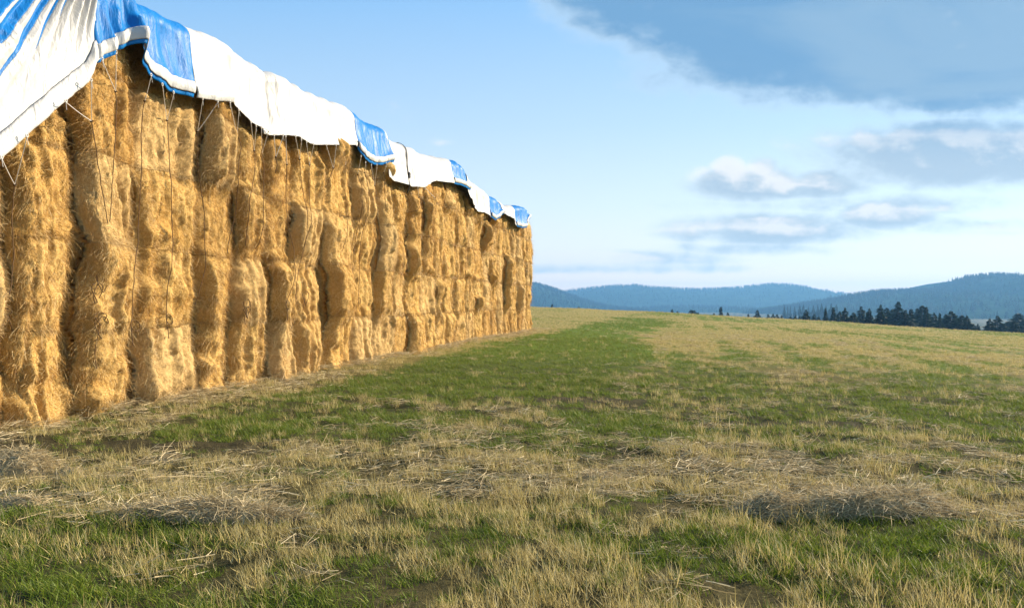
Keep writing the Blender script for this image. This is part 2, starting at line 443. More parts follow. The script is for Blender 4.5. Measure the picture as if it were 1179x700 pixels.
def build_grass():
    rng = np.random.default_rng(3)
    ZN = [(3.2, 6.5, 240), (6.5, 11, 150), (11, 18, 75), (18, 35, 27), (35, 80, 7), (80, 172, 1.6)]
    # green
    P = field_points(rng, ZN)
    gm, so = field_mix(P[:, 0], P[:, 1])
    clump = vnoise(P[:, 0] * 3.1, P[:, 1] * 3.1, 51)
    keep = (rng.random(len(P)) < np.clip(0.10 + 0.95 * gm, 0, 1) * (1 - 0.85 * so)) & (clump + 0.5 * gm > 0.42)
    P = P[keep]; gm = gm[keep]; r = P[:, 2]
    sc = (0.55 + 0.65 * rng.random(len(P)) + 0.35 * (clump[keep] - .5)) * np.interp(r, [0, 18, 60, 170], [1, 1.05, 1.35, 2.0])
    sc *= np.interp(gm, [0, 1], [0.7, 1.05])
    z = height(P[:, 0], P[:, 1])
    src = [tuft('grass_tuft', 26, h, sp, w, np.random.default_rng(100 + k), GREEN, wild=wl) for k, (h, sp, w, wl) in enumerate(
        [(.105, .07, .0045, .38), (.12, .08, .005, .5), (.085, .09, .0048, .55), (.14, .06, .0045, .45), (.10, .10, .005, .65)])]
    scatter('green_grass', np.stack([P[:, 0], P[:, 1], z], -1), sc, rng.normal(0, .6, len(P)), rng.integers(0, 5, len(P)), src,
            'short green grass growing through the stubble')
    # dry
    P = field_points(rng, ZN)
    gm, so = field_mix(P[:, 0], P[:, 1])
    clump = vnoise(P[:, 0] * 2.3, P[:, 1] * 2.3, 61)
    keep = (rng.random(len(P)) < np.clip(0.66 - 0.60 * gm, 0.05, 1) * (1 - 0.85 * so)) & (clump > 0.40 - .1 * (P[:, 2] > 11))
    P = P[keep]; r = P[:, 2]
    sc = (0.5 + 0.7 * rng.random(len(P)) + 0.4 * (clump[keep] - .5)) * np.interp(r, [0, 18, 60, 170], [1, 1.0, 1.25, 1.9])
    z = height(P[:, 0], P[:, 1])
    src = [tuft('stubble_tuft', n, h, sp, w, np.random.default_rng(200 + k), DRY, lean=(-0.38, 0), wild=wl, droop=.12) for k, (n, h, sp, w, wl) in enumerate(
        [(22, .13, .06, .0042, .32), (24, .155, .07, .0042, .42), (26, .11, .09, .0046, .55), (16, .18, .05, .0045, .35), (28, .09, .11, .0046, .75)])]
    scatter('dry_stubble', np.stack([P[:, 0], P[:, 1], z], -1), sc, rng.normal(0, .5, len(P)), rng.integers(0, 5, len(P)), src,
            'pale dry stubble standing among the green grass')
    # loose straw lying on the ground
    P = field_points(rng, [(3.2, 6.5, 4), (6.5, 11, 24), (11, 18, 9), (18, 45, 3)])
    gm, so = field_mix(P[:, 0], P[:, 1]); t = wall_t(P[:, 0], P[:, 1])
    pr = 0.08 + 0.55 * (1 - gm) ** 2 + 1.2 * (1 - sstep(0.2, 1.3, t))
    pr = (1 - .8 * so) * pr * (0.3 + 1.2 * vnoise(P[:, 0] * .9, P[:, 1] * 1.6, 71))
    P = P[rng.random(len(P)) < pr]
    z = height(P[:, 0], P[:, 1]) + 0.005
    src = [litter('straw_litter', 46, np.random.default_rng(300 + k), OLDHAY) for k in range(4)]
    scatter('loose_straw', np.stack([P[:, 0], P[:, 1], z], -1), rng.uniform(.6, 1.25, len(P)), rng.uniform(0, 6.28, len(P)), rng.integers(0, 4, len(P)), src,
            'loose cut straw lying over the ground')
    # hay spilled along the foot of the stack
    ns = 420
    s = rng.uniform(8.0, 44.0, ns); tt = np.abs(rng.normal(0, .16, ns)) + 0.02
    P = W(s, tt, 0)
    z = height(P[:, 0], P[:, 1]) + 0.01 + 0.05 * (tt < .2)
    src = [litter('spilled_hay', 40, np.random.default_rng(350 + k), OLDHAY) for k in range(4)]
    scatter('spilled_hay', np.stack([P[:, 0], P[:, 1], z], -1), rng.uniform(.6, 1.4, ns), rng.uniform(0, 6.28, ns), rng.integers(0, 4, ns), src,
            'pale hay spilled along the foot of the stack')
build_grass()

# ------------------------------------------------------------------ hay bales
BD = 2.35
WSAMP = []
TOPH = 6.25
ORD = ['first', 'second', 'third', 'fourth', 'fifth', 'sixth', 'seventh', 'eighth', 'ninth', 'tenth', 'eleventh', 'twelfth', 'thirteenth', 'fourteenth',
       'fifteenth', 'sixteenth', 'seventeenth', 'eighteenth', 'nineteenth', 'twentieth', 'twenty-first', 'twenty-second', 'twenty-third', 'twenty-fourth',
       'twenty-fifth', 'twenty-sixth', 'twenty-seventh', 'twenty-eighth', 'twenty-ninth', 'thirtieth', 'thirty-first', 'thirty-second']
def build_bales():
    rng0 = np.random.default_rng(8)
    bpx = [-117, 8, 84, 156, 230, 266, 303, 336, 370, 402, 430]
    B = [float(px_s(x)) for x in bpx]
    while B[-1] < 43.4: B.append(B[-1] + 1.31)
    nc = len(B) - 1
    off = rng0.normal(0, 0.03, (5, nc))
    saw = (0.03 + 0.09 * rng0.random(nc))[None, :] * (0.1 + 1.9 * rng0.random((5, nc)))     # how far each bale stands out at its near edge
    saw[:, 0] = 0.1
    cre = np.full((5, nc + 1), 0.10) + 0.08 * rng0.random((5, nc + 1))     # how far the edges roll back at each crease
    def crease(col, rows, a):
        for r_ in rows:
            saw[r_, col] = a * rng0.uniform(.95, 1.2) + 0.04; off[r_, col - 1] = min(off[r_, col - 1], -0.02)
    crease(1, (0, 1, 2), .18); crease(2, range(5), 0.27); crease(3, (0, 2, 4), .26); crease(4, (0, 1, 3, 4), .34); crease(5, (1, 2, 3), .24); crease(6, (0, 1), .36)
    crease(6, (3,), .2); crease(7, (0, 2), .28); crease(8, (1, 4), .36); crease(8, (0, 2), .26); crease(10, (1, 2, 3, 4), .32); crease(9, (0, 3), .26)
    crease(12, (0, 2, 3), .32); crease(13, (2, 3), .30); crease(14, (1,), .34); crease(15, (4,), .32); crease(17, (2, 4), .34); crease(18, (4, 1), .32)
    crease(19, (3,), .34); crease(20, (4, 2), .36); crease(22, (2, 1), .34); crease(24, (1, 3), .32)
    joint = 0.006 + 0.06 * rng0.random((6, nc)) ** 2
    rown = ['bottom row', 'second row up', 'middle row', 'fourth row up', 'top row under the tarp']
    def bound(k, h):
        e = B[k] + 0.0 * h
        if 0 < k < nc:
            e = e + 0.42 * fbm(h * 0.75 + 3.1 * k, h * 0 + k, 301, 3) + 0.08 * fbm(h * 3 + k, h * 0 + 5, 302, 2)
        return e
    def soft(arr, r_, c_, h, rb):
        """a value of this bale that eases into the rows above and below"""
        o = np.full_like(h, arr[r_, c_])
        if r_ < 4: o = o + (arr[r_ + 1, c_] - arr[r_, c_]) * 0.5 * sstep(rb[1] - .24, rb[1], h)
        if r_ > 0: o = o + (arr[r_ - 1, c_] - arr[r_, c_]) * 0.5 * (1 - sstep(rb[0], rb[0] + .24, h))
        return o
    for c_ in range(nc):
        s_mid = (B[c_] + B[c_ + 1]) / 2
        gz = float(height(*W(s_mid, -0.3, 0)[:2])) - 0.04
        for r_ in range(5):
            rng = np.random.default_rng(1000 + r_ * 50 + c_)
            near = c_ < 11
            N = 64 if near else 40
            M = 8500 if c_ < 7 else (6000 if near else 2600)
            jl = gz + r_ * (TOPH - gz) / 5; jh = gz + (r_ + 1) * (TOPH - gz) / 5
            p = np.linspace(-0.997, 0.997, N); q = np.linspace(-0.997, 0.997, N)
            Pp, Qq = np.meshgrid(p, q, indexing='ij')
            Sc = B[c_] + (Pp + 1) / 2 * (B[c_ + 1] - B[c_])
            wav = lambda k: 0.10 * fbm(Sc * 1.1 + 7 * k, Sc * 0 + k, 77, 3) if 0 < k < 5 else 0.0
            lo = jl + wav(r_); hi = jh + wav(r_ + 1)
            h = lo + (hi - lo) * (Qq + 1) / 2
            l = bound(c_, h); rr = bound(c_ + 1, h)
            s = l + (rr - l) * (Pp + 1) / 2
            width = B[c_ + 1] - B[c_]
            cl_, cr_ = cre[r_, c_], cre[r_, c_ + 1] * .7
            near_w = (0.10 + 0.16 * vnoise(h * 1.1, h * 0 + c_, 330)) / (width / 2)
            el = np.clip((-Pp - (1 - near_w)) / near_w, 0, 1) ** 2.0; er = np.clip((Pp - 0.55) / 0.45, 0, 1) ** 2.0
            sw = soft(saw, r_, c_, h, (jl, jh)); x01 = (Pp + 1) / 2
            d = soft(off, r_, c_, h, (jl, jh)) + sw * (1 - x01) ** 0.9 * (1 - 0.55 * el) - cl_ * el - cr_ * er
            brk = 0.40 + 0.9 * sstep(.25, .6, vnoise(h * 1.25 + 4.4 * c_, h * 0 + c_, 351) * .7 + .3 * vnoise(h * 4 + c_, s * 2, 352))
            d = d - sw * (1 - x01) ** 0.9 * (1 - 0.55 * el) * (1 - np.minimum(brk, 1.15))
            # torn steps inside the face, each over part of the height
            for m_ in range(2 + (width > 1.4)):
                if rng.random() < .2: continue
                p0 = rng.uniform(.18, .80) + 0.10 * fbm(h * 1.6 + m_ * 9 + c_, h * 0 + r_, 353, 3) + 0.03 * fbm(h * 9, h * 0 + m_, 354, 2)
                hm, hw = rng.uniform(jl, jh), rng.uniform(.45, 1.1)
                win = 1 - sstep(.25, 1.0, np.abs(h - hm) / hw + .35 * fbm(s * 5, h * 3, 355, 2))
                u_ = (x01 - p0) * width
                d = d + rng.uniform(.03, .13) * win * sstep(-.05, .06, u_) * np.exp(-np.maximum(u_, 0) / .28)
            # slices of the bale, standing in and out, wandering down the face
            ss = s + 0.22 * fbm(s * .7, h * 1.1, 311, 3) + 0.05 * fbm(s * 3, h * 3, 310, 2)
            f1 = fbm(ss * 4.6, h * 0.55, 312, 2)                       # runs on through the rows
            f2 = fbm(ss * 5.5 + 7.7 * r_, h * 1.0 + c_, 313, 2)         # this bale only
            d = d + 0.16 * f1 + 0.12 * f2
            ph = ss * 2.6 + 0.5 * fbm(h * 1.7, ss * .5, 329, 2) + 1.4 * vnoise(ss * .8, h * .5, 314)
            fr = ph - np.floor(ph)
            am = 0.13 * np.clip(_hash(np.floor(ph), np.floor(ph) * 0, 9) * 1.6 - .4, 0, 1)
            d = d + am * ((1 - fr) * sstep(0, .28, fr) - .3)
            d = d + 0.22 * fbm(s * 1.3, h * 1.1, 316, 3) + 0.11 * fbm(s * 4.2, h * 1.7, 318, 3) + 0.09 * fbm(s * 14, h * 9, 317, 3)
            jt = joint[r_ + 1, c_] if r_ < 4 else 0.0; jb = joint[r_, c_] if r_ else -0.06
            d = d - jt * np.clip((Qq - .70) / .30, 0, 1) ** 2 - jb * np.clip((-Qq - .70) / .30, 0, 1) ** 2
            if r_ == 4:                                              # pressed back under the tarp
                k = sstep(5.35, 5.95, h)
                d = d * (1 - k) + np.minimum(d, 0.02) * k - 0.16 * sstep(5.8, 6.2, h)
            org = np.array([*W(s_mid, 0, 0)[:2], jl])
            V = W(s, d - 0.04, h) - org
            WSAMP.append(np.stack([s.ravel(), h.ravel(), d.ravel() - 0.04], -1))
            dx = np.gradient(V, axis=0); dq = np.gradient(V, axis=1)
            nn = np.cross(dx, dq); nn /= np.linalg.norm(nn, axis=-1, keepdims=True)
            nv = np.array([NRM[0], NRM[1], 0])
            nn = np.where(((nn @ nv) < 0)[..., None], -nn, nn)
            quads = grid_quads(N, N)
            V2 = V.reshape(-1, 3)
            ring = [(i, 0) for i in range(N)] + [(N - 1, j) for j in range(1, N)] + [(i, N - 1) for i in range(N - 2, -1, -1)] + [(0, j) for j in range(N - 2, 0, -1)]
            rid_ = np.array([i * N + j for i, j in ring])
            sb = s.ravel()[rid_]; hb_ = h.ravel()[rid_]
            db = d.ravel()[rid_]; nR = len(rid_)
            lays = [W(sb, db - .05 - .12, hb_) - org, W(sb, np.minimum(db - .4, -.5) + 0.05 * fbm(hb_ * 6, sb * 6, 340, 3), hb_) - org, W(sb, -BD, hb_) - org]
            bk = np.concatenate(lays); rq = []
            prev = rid_
            for li in range(3):
                cur = np.arange(nR) + len(V2) + li * nR
                rq.append(np.stack([prev, cur, np.roll(cur, -1), np.roll(prev, -1)], -1)[:, ::-1]); prev = cur
            rq = np.concatenate(rq)
            cb = W(np.array([l.min(), rr.max(), rr.max(), l.min()]) * .2 + .8 * np.array([l.mean(), rr.mean(), rr.mean(), l.mean()]), -BD + .01, np.array([jl, jl, jh, jh])) - org
            V3 = np.concatenate([V2, bk, cb]); nb = len(V2) + len(bk)
            allq = np.concatenate([quads, rq, [[nb, nb + 3, nb + 2, nb + 1]]])
            # loose strands
            pi = rng.random(M) * (N - 1.01); qi = rng.random(M) * (N - 1.01)
            m2 = M // 3; sg = rng.random(m2) < .5; ee = np.abs(rng.normal(0, N * .09, m2))
            pi[:m2] = np.clip(np.where(sg, ee, N - 1.01 - ee), 0, N - 1.01)
            m3 = m2 + M // 10
            qi[m2:m3] = np.clip(np.abs(rng.normal(0, N * .04, m3 - m2)), 0, N - 1.01)
            ii = pi.astype(int); jj = qi.astype(int); fi = (pi - ii)[:, None]; fj = (qi - jj)[:, None]
            root = V[ii, jj] * (1 - fi) * (1 - fj) + V[ii + 1, jj] * fi * (1 - fj) + V[ii, jj + 1] * (1 - fi) * fj + V[ii + 1, jj + 1] * fi * fj
            nr = nn[ii, jj]
            ang = 5.5 * fbm(s[ii, jj] * 1.5, h[ii, jj] * 1.5, 331, 3)
            comb = np.stack([DIR[0] * np.sin(ang), DIR[1] * np.sin(ang), -np.cos(ang)], -1)
            # more strands on the two flanks, where the gaps let one look in
            mf = M // 6
            fk = rng.integers(0, N, mf); lf = rng.random(mf) < .5
            root[-mf:] = np.where(lf[:, None], V[0, fk], V[N - 1, fk]) - nv * (rng.random(mf) * .38)[:, None]
            nr = nr.copy(); nr[-mf:] = np.where(lf[:, None], -np.array([*DIR, 0]), np.array([*DIR, 0])) * .6 + nv * .5
            L = rng.uniform(0.035, 0.11, M) * (1 + 1.1 * (rng.random(M) < .10)); wd = rng.uniform(.0028, .0055, M)
            dirs = comb * 0.7 + nr * rng.uniform(0.05, 0.5, M)[:, None] + rng.normal(size=(M, 3)) * 0.5
            if not near: L = L * 1.15; wd = wd * 1.8
            SV, SQ, RN, T = strips(root - nr * 0.006, dirs, L, wd, rng, 3 if c_ < 7 else 2, 0.35, 0.38, 0.4)
            mi = np.concatenate([np.zeros(len(allq), int), np.ones(len(SQ), int)])
            me = mesh_quads('hay_bale', np.concatenate([V3, SV]), np.concatenate([allq, SQ + len(V3)]), None, True,
                            {'rnd': np.concatenate([np.full(len(V3), .5), RN])}, [HAY, STRAW], mi)
            o = obj('hay_bale', me, None, org)
            if c_ == 0: w = "at the photo's left edge"
            elif c_ == nc - 1: w = 'at the far end of the stack'
            elif c_ < 14: w = '%s column from the left edge' % ORD[c_]
            else: w = '%s column from the far end' % ORD[nc - 1 - c_]
            tag(o, 'shaggy golden hay bale, %s, %s' % (rown[r_], w), 'hay bale', 'hay bales in the long stack')
build_bales()
def make_relief():
    A = np.concatenate(WSAMP)
    G = np.full((900, 160), -0.3)
    np.maximum.at(G, (np.clip((A[:, 0] * 20).astype(int), 0, 899), np.clip((A[:, 1] * 20).astype(int), 0, 159)), A[:, 2])
    M = G.copy()
    for di in (-1, 0, 1):
        for dj in (-1, 0, 1): M = np.maximum(M, np.roll(np.roll(G, di, 0), dj, 1))
    return M
RELIEF = make_relief()
def relief(s, h):
    return RELIEF[np.clip((np.asarray(s) * 20).astype(int), 0, 899), np.clip((np.asarray(h) * 20).astype(int), 0, 159)]

# ------------------------------------------------------------------ tarps
HT = 6.40
SHEETS = {}
TOPS = [(-115, -190), (60, -62), (120, -22), (155, 1), (215, 33), (240, 43), (270, 60), (290, 75), (310, 84), (335, 96), (355, 106), (365, 110), (400, 122), (410, 132), (413, 137), (440, 148), (446, 161),
        (450, 163), (465, 167), (480, 175), (500, 180), (522, 186), (530, 194), (541, 209), (545, 212), (555, 219), (563, 226), (575, 232), (581, 237), (590, 238), (596, 237.5), (604, 240), (610, 246)]
def interp_px(pts, dd=0.0):
    xs = np.array([float(px_s(p[0], dd)) for p in pts]); hs = np.array([float(px_h(p[0], p[1], dd)) for p in pts])
    return lambda s: np.interp(s, xs, hs)

def tarp(name, label, x0, x1, bottom, panels, seed, hems=(), top_bump=0.10, out=0.27, ridge=None, under=0.0):
    """panels: (x_from, x_to, 'white'/'blue'); hems: (x_from, x_to, height, has_blue_trim)"""
    s0, s1 = float(px_s(x0, .33)), float(px_s(x1, .33))
    root = bpy.data.objects.new(name, None); COL.objects.link(root)
    org = W(s0, 0, 0); root.location = org
    tag(root, label, 'tarp', 'tarps over the hay stack')
    hb = interp_px(bottom, .33)
    ns = max(12, int((s1 - s0) / 0.035)); nv = 96
    s = np.linspace(s0, s1, ns)
    hem_h = np.zeros(ns); trim = np.zeros(ns)
    for a, b, hh, tr in hems:
        m = (s >= px_s(a, .33) - 1e-6) & (s <= px_s(b, .33) + 1e-6)
        hem_h[m] = hh; trim[m] = tr
    hbody = hb(s) + hem_h + trim * 0.07
    topz = interp_px(TOPS, .12)(s) + 0.03 + top_bump * 0.4 * fbm(s * 0.85, s * 0 + 3, seed, 3) + 0.03 * fbm(s * 4, s * 0, seed + 1, 2)
    S = np.repeat(s[:, None], nv, 1)
    # profile: 0..0.4 on top, arc, drop
    tt = np.linspace(0, 1, nv)[None, :]
    rad = 0.34 + 0.25 * fbm(s * 0.9, s * 0 + 9, seed + 5, 2)[:, None]
    dmax = (out + 0.10 * fbm(s * 1.2, s * 0, seed + 2, 3))[:, None]
    k_top, k_arc = 0.25, 0.45
    Dm = np.zeros((ns, nv)); Hm = np.zeros((ns, nv))
    tl = np.clip(tt / k_top, 0, 1)
    ta = np.clip((tt - k_top) / (k_arc - k_top), 0, 1) * np.pi / 2
    td = np.clip((tt - k_arc) / (1 - k_arc), 0, 1)
    Dm = -2.6 + (2.6 + dmax - rad) * tl + rad * np.sin(ta)
    Hm = topz[:, None] - rad * (1 - np.cos(ta))
    Hm = Hm - td * (topz[:, None] - rad - hbody[:, None])
    Dm = Dm + td * 0.05
    # wrinkles
    u = S + 0.35 * (Hm - 6.0) * vnoise(S * 0.5, S * 0, seed + 3)
    wr = 0.15 * fbm(u * 2.2, Hm * 0.55, seed + 6, 4) + 0.08 * fbm(u * 7, Hm * 0.9, seed + 7, 3)
    bump = 0.10 * fbm(S * 0.8, Hm * 1.1, seed + 8, 2)
    amt = sstep(0.0, 0.3, tt) * 1.0
    Dm = Dm + (wr + bump) * amt * (0.35 + 0.65 * np.sin(np.minimum(ta, np.pi / 2)))
    Hm = Hm + 0.5 * (wr + bump) * np.cos(ta) * sstep(.05, .2, tt)
    if ridge: Dm, Hm = ridge(S, Dm, Hm, tt)
    if under:                      # this end is tucked beneath the neighbour
        k = 1 - sstep(s[0], s[0] + .7, S)
        Dm = Dm - under * k * sstep(.1, .4, tt); Hm = Hm - under * k * (1 - sstep(.3, .5, tt))
    # fold flare near the bottom
    Dm = Dm + 0.06 * td ** 3
    V = W(S, Dm, Hm) - org
    q = grid_quads(ns, nv)
    cs = (s[:-1] + s[1:]) / 2
    col_of = np.repeat(np.arange(ns - 1), nv - 1)
    def part(nm, mask, mat, th=0.006):
        qq = q[mask[col_of]]
        ids, inv = np.unique(qq, return_inverse=True)
        me = mesh_quads(nm, V.reshape(-1, 3)[ids], inv.reshape(-1, 4), mat)
        o = obj(nm, me, root)
        so = o.modifiers.new('thick', 'SOLIDIFY'); so.thickness = th; so.offset = 0
        return o
    for a, b, kind in panels:
        m = (cs >= px_s(a, .33)) & (cs <= px_s(b, .33))
        if m.any(): part('%s_panel' % kind, m, WHITE if kind == 'white' else BLUE)
    # hems: a folded band that stands a little proud of the sheet
    for a, b, hh, tr in hems:
        m = np.where((s >= px_s(a, .33) - 1e-6) & (s <= px_s(b, .33) + 1e-6))[0]
        if len(m) < 3: continue
        nh = 10
        v = np.linspace(0, 1, nh)[None, :]
        sd = s[m][:, None]
        dd = Dm[m, -1][:, None] + 0.012 + 0.022 * np.sin(v * np.pi) * (0.6 + 0.8 * vnoise(sd * 1.5, sd * 0, seed + 20)) + 0.05 * v * fbm(sd * 2.5, sd * 0 + v, seed + 21, 2)
        hz = Hm[m, -1][:, None] + 0.02 - v * (hh + 0.02) + 0.02 * fbm(sd * 5, sd * 0, seed + 23, 2) * v
        me = mesh_quads('hem', W(np.repeat(sd, nh, 1), dd, hz) - org, grid_quads(len(m), nh), WHITE)
        o = obj('hem', me, root); so = o.modifiers.new('thick', 'SOLIDIFY'); so.thickness = 0.012; so.offset = 0
        if tr:
            nh2 = 4
            v2 = np.linspace(0, 1, nh2)[None, :]
            d2 = dd[:, -1:] - 0.012 - 0.02 * v2
            h2 = hz[:, -1:] + 0.015 - v2 * 0.085
            me = mesh_quads('trim', W(np.repeat(sd, nh2, 1), d2, h2) - org, grid_quads(len(m), nh2), BLUE)
            o = obj('trim', me, root); so = o.modifiers.new('thick', 'SOLIDIFY'); so.thickness = 0.008; so.offset = 0
    SHEETS[x0] = (s, Dm, Hm)
    return root

# the near sheet, pulled down across the face in fanned pleats
def near_tarp():
    root = bpy.data.objects.new('tarp', None); COL.objects.link(root)
    sA, sB = float(px_s(-115, .5)), float(px_s(118, .5))
    org = W(sA, 0, 0); root.location = org
    tag(root, 'large pleated blue and white tarp slanting down the near end of the stack', 'tarp', 'tarps over the hay stack')
    hb = interp_px([(-115, 262), (-60, 226), (0, 184), (60, 131), (105, 95), (110, 84), (113, 72), (118, 68)], .5)
    ns, nv = 300, 340
    s = np.linspace(sA, sB, ns)
    bh = 0.25
    hbot = hb(s) + bh
    S = np.repeat(s[:, None], nv, 1)
    tt = np.linspace(0, 1, nv)[None, :]
    # first 12% top, 12% arc, the rest drops
    rad = 0.4
    tl = np.clip(tt / 0.10, 0, 1); ta = np.clip((tt - .10) / .12, 0, 1) * np.pi / 2; td = np.clip((tt - .22) / .78, 0, 1)
    topz = HT + 0.06 + 0.12 * fbm(S * .8, S * 0, 7, 2)
    Dm = -2.6 + (2.6 + 0.20 - rad) * tl + rad * np.sin(ta)
    Hm = topz - rad * (1 - np.cos(ta)); Hm = Hm - td * (topz - rad - hbot[:, None])
    pivot_s = float(px_s(118, .5)); pivot_h = float(px_h(115, -100, .5))
    ang = np.arctan2(pivot_s + 0.06 - S, pivot_h - Hm)      # 0 straight down, grows to the left
    ph = ang * 72 + 2.5 * fbm(ang * 9, S * 0.4, 3, 2)
    saw = np.abs(((ph / np.pi) % 2) - 1)                     # sharp pleats
    fold = 0.6 * (saw - .5) + 0.4 * 0.5 * np.cos(ph * 1.0)
    ad = np.hypot(pivot_s - S, pivot_h - Hm)
    amp = 0.095 * sstep(0.2, 1.0, ad) * (1 - 0.80 * sstep(0.2, 1.0, td)) * sstep(0, .6, ta)
    Dm = Dm + amp * fold + 0.10 * fbm(S * 1.3, Hm * 1.3, 13, 3) * sstep(0.2, .9, ta) + 0.03 * fbm(ang * 30, ad * .8, 14, 3)
    # crumpled patch towards the upper left
    cr = np.exp(-((S - px_s(8, .5)) / .35) ** 2 - ((Hm - px_h(8, 30, .5)) / .45) ** 2)
    Dm = Dm + cr * 0.14 * fbm(S * 4, Hm * 4, 15, 3)
    Dm = Dm + 0.20 * sstep(.0, .25, td)
    # sag outward towards the lower left
    Dm = Dm + 0.10 * td * sstep(pivot_s, sA, S)
    V = W(S, Dm, Hm) - org
    q = grid_quads(ns, nv)
    ctr_s = S[:-1, :-1].ravel(); ctr_h = Hm[:-1, :-1].ravel()
    # colour border: printed panel edge, pulled about by the pleats
    s_a, h_a = float(px_s(0, .5)), float(px_h(0, 92, .5)); s_b, h_b = float(px_s(100, .5)), float(px_h(100, 2, .5))
    line = h_a + (ctr_s - s_a) * (h_b - h_a) / (s_b - s_a)
    zig = (1.0 * (saw[:-1, :-1].ravel() - .5)) * (1 - 0.6 * sstep(px_s(60, .5), px_s(110, .5), ctr_s))
    blue = ctr_h > line + zig + 0.42
    patch = ((ctr_s - px_s(-5, .5)) / .16) ** 2 + ((ctr_h - px_h(-5, 62, .5)) / .20) ** 2 < 1
    blue = blue & ~patch
    for nm, mk, mat in (('white_panel', ~blue, WHITE), ('blue_panel', blue, BLUE)):
        qq = q[mk]; ids, inv = np.unique(qq, return_inverse=True)
        o = obj(nm, mesh_quads(nm, V.reshape(-1, 3)[ids], inv.reshape(-1, 4), mat), root)
        so = o.modifiers.new('thick', 'SOLIDIFY'); so.thickness = .006; so.offset = 0
    nh = 10; v = np.linspace(0, 1, nh)[None, :]; sd = s[:, None]
    dd = Dm[:, -1][:, None] + 0.015 + 0.045 * np.sin(np.minimum(v * 1.6, 1) * np.pi / 2) + 0.0 * v
    hz = Hm[:, -1][:, None] + 0.03 - v * (bh + 0.03)
    o = obj('hem', mesh_quads('hem', W(np.repeat(sd, nh, 1), dd, hz) - org, grid_quads(ns, nh), WHITE), root)
    so = o.modifiers.new('thick', 'SOLIDIFY'); so.thickness = .012; so.offset = 0
near_tarp()

def ridge_c(S, Dm, Hm, tt):
    sr = float(px_s(157, .33))
    k = np.exp(-((S - sr) / 0.10) ** 2)
    left = 1 - sstep(sr - 0.05, sr + 0.05, S)
    td = sstep(.30, .6, tt)
    Dm = Dm + td * (0.16 * k)
    # fluted folds on the near side of the fold
    fl = np.abs(((S * 7.5 + 0.5 * fbm(S * 2, Hm, 5, 2)) % 2) - 1) - .5
    Dm = Dm + td * left * (0.11 * fl + 0.04)
    Hm = Hm + 0.12 * k * (1 - sstep(.3, .5, tt)) + 0.10 * left * (1 - sstep(.3, .5, tt))
    return Dm, Hm

tarp('tarp', 'white tarp with blue end panel and white hem, next to the pleated near tarp', 103, 312,
     [(103, 74), (111, 70), (118, 67), (130, 61), (140, 56), (152, 51), (157, 53), (158.5, 64), (165, 76), (180, 92), (200, 105), (222, 113), (250, 117), (266, 118), (276, 127), (288, 141), (300, 148), (312, 154)],
     [(103, 222, 'blue'), (222, 312, 'white')], 21, [(103, 222, 0.17, 1), (222, 268, 0.17, 0)], ridge=ridge_c)
tarp('tarp', 'white tarp with blue end panel, between the white one and the strap', 306, 449,
     [(306, 153), (316, 156), (330, 156), (342, 158), (352, 164), (362, 167), (411, 167), (413, 176), (418, 184), (424, 188), (432, 190), (440, 190), (446, 188), (449, 187)],
     [(306, 412, 'white'), (412, 449, 'blue')], 33, [(412, 449, 0.13, 1)], out=.25, under=.12)
tarp('tarp', 'white tarp crossed by a black strap, narrow blue end panel', 446, 541,
     [(446, 204), (452, 208), (462, 211), (474, 215), (488, 216), (496, 211), (502, 208), (522, 211), (530, 214), (541, 219)],
     [(446, 522, 'white'), (522, 541, 'blue')], 45, [(522, 541, 0.12, 1)], top_bump=.12)
tarp('tarp', 'small white tarp with blue end, second from the far end', 539, 581,
     [(539, 226), (545, 236), (550, 244), (558, 245), (565, 250), (570, 254), (576, 250), (581, 246)],
     [(539, 565, 'white'), (565, 581, 'blue')], 57, [(565, 581, 0.12, 1)], top_bump=.12)
tarp('tarp', 'last white tarp with a blue end, at the far corner', 580, 609.5,
     [(580, 246), (588, 250), (591, 252), (592, 259), (600, 263), (605, 262), (606, 257), (610.5, 250)],
     [(580, 594, 'white'), (594, 609.5, 'blue')], 69, [(594, 609.5, 0.12, 1)], top_bump=.14, out=.28)

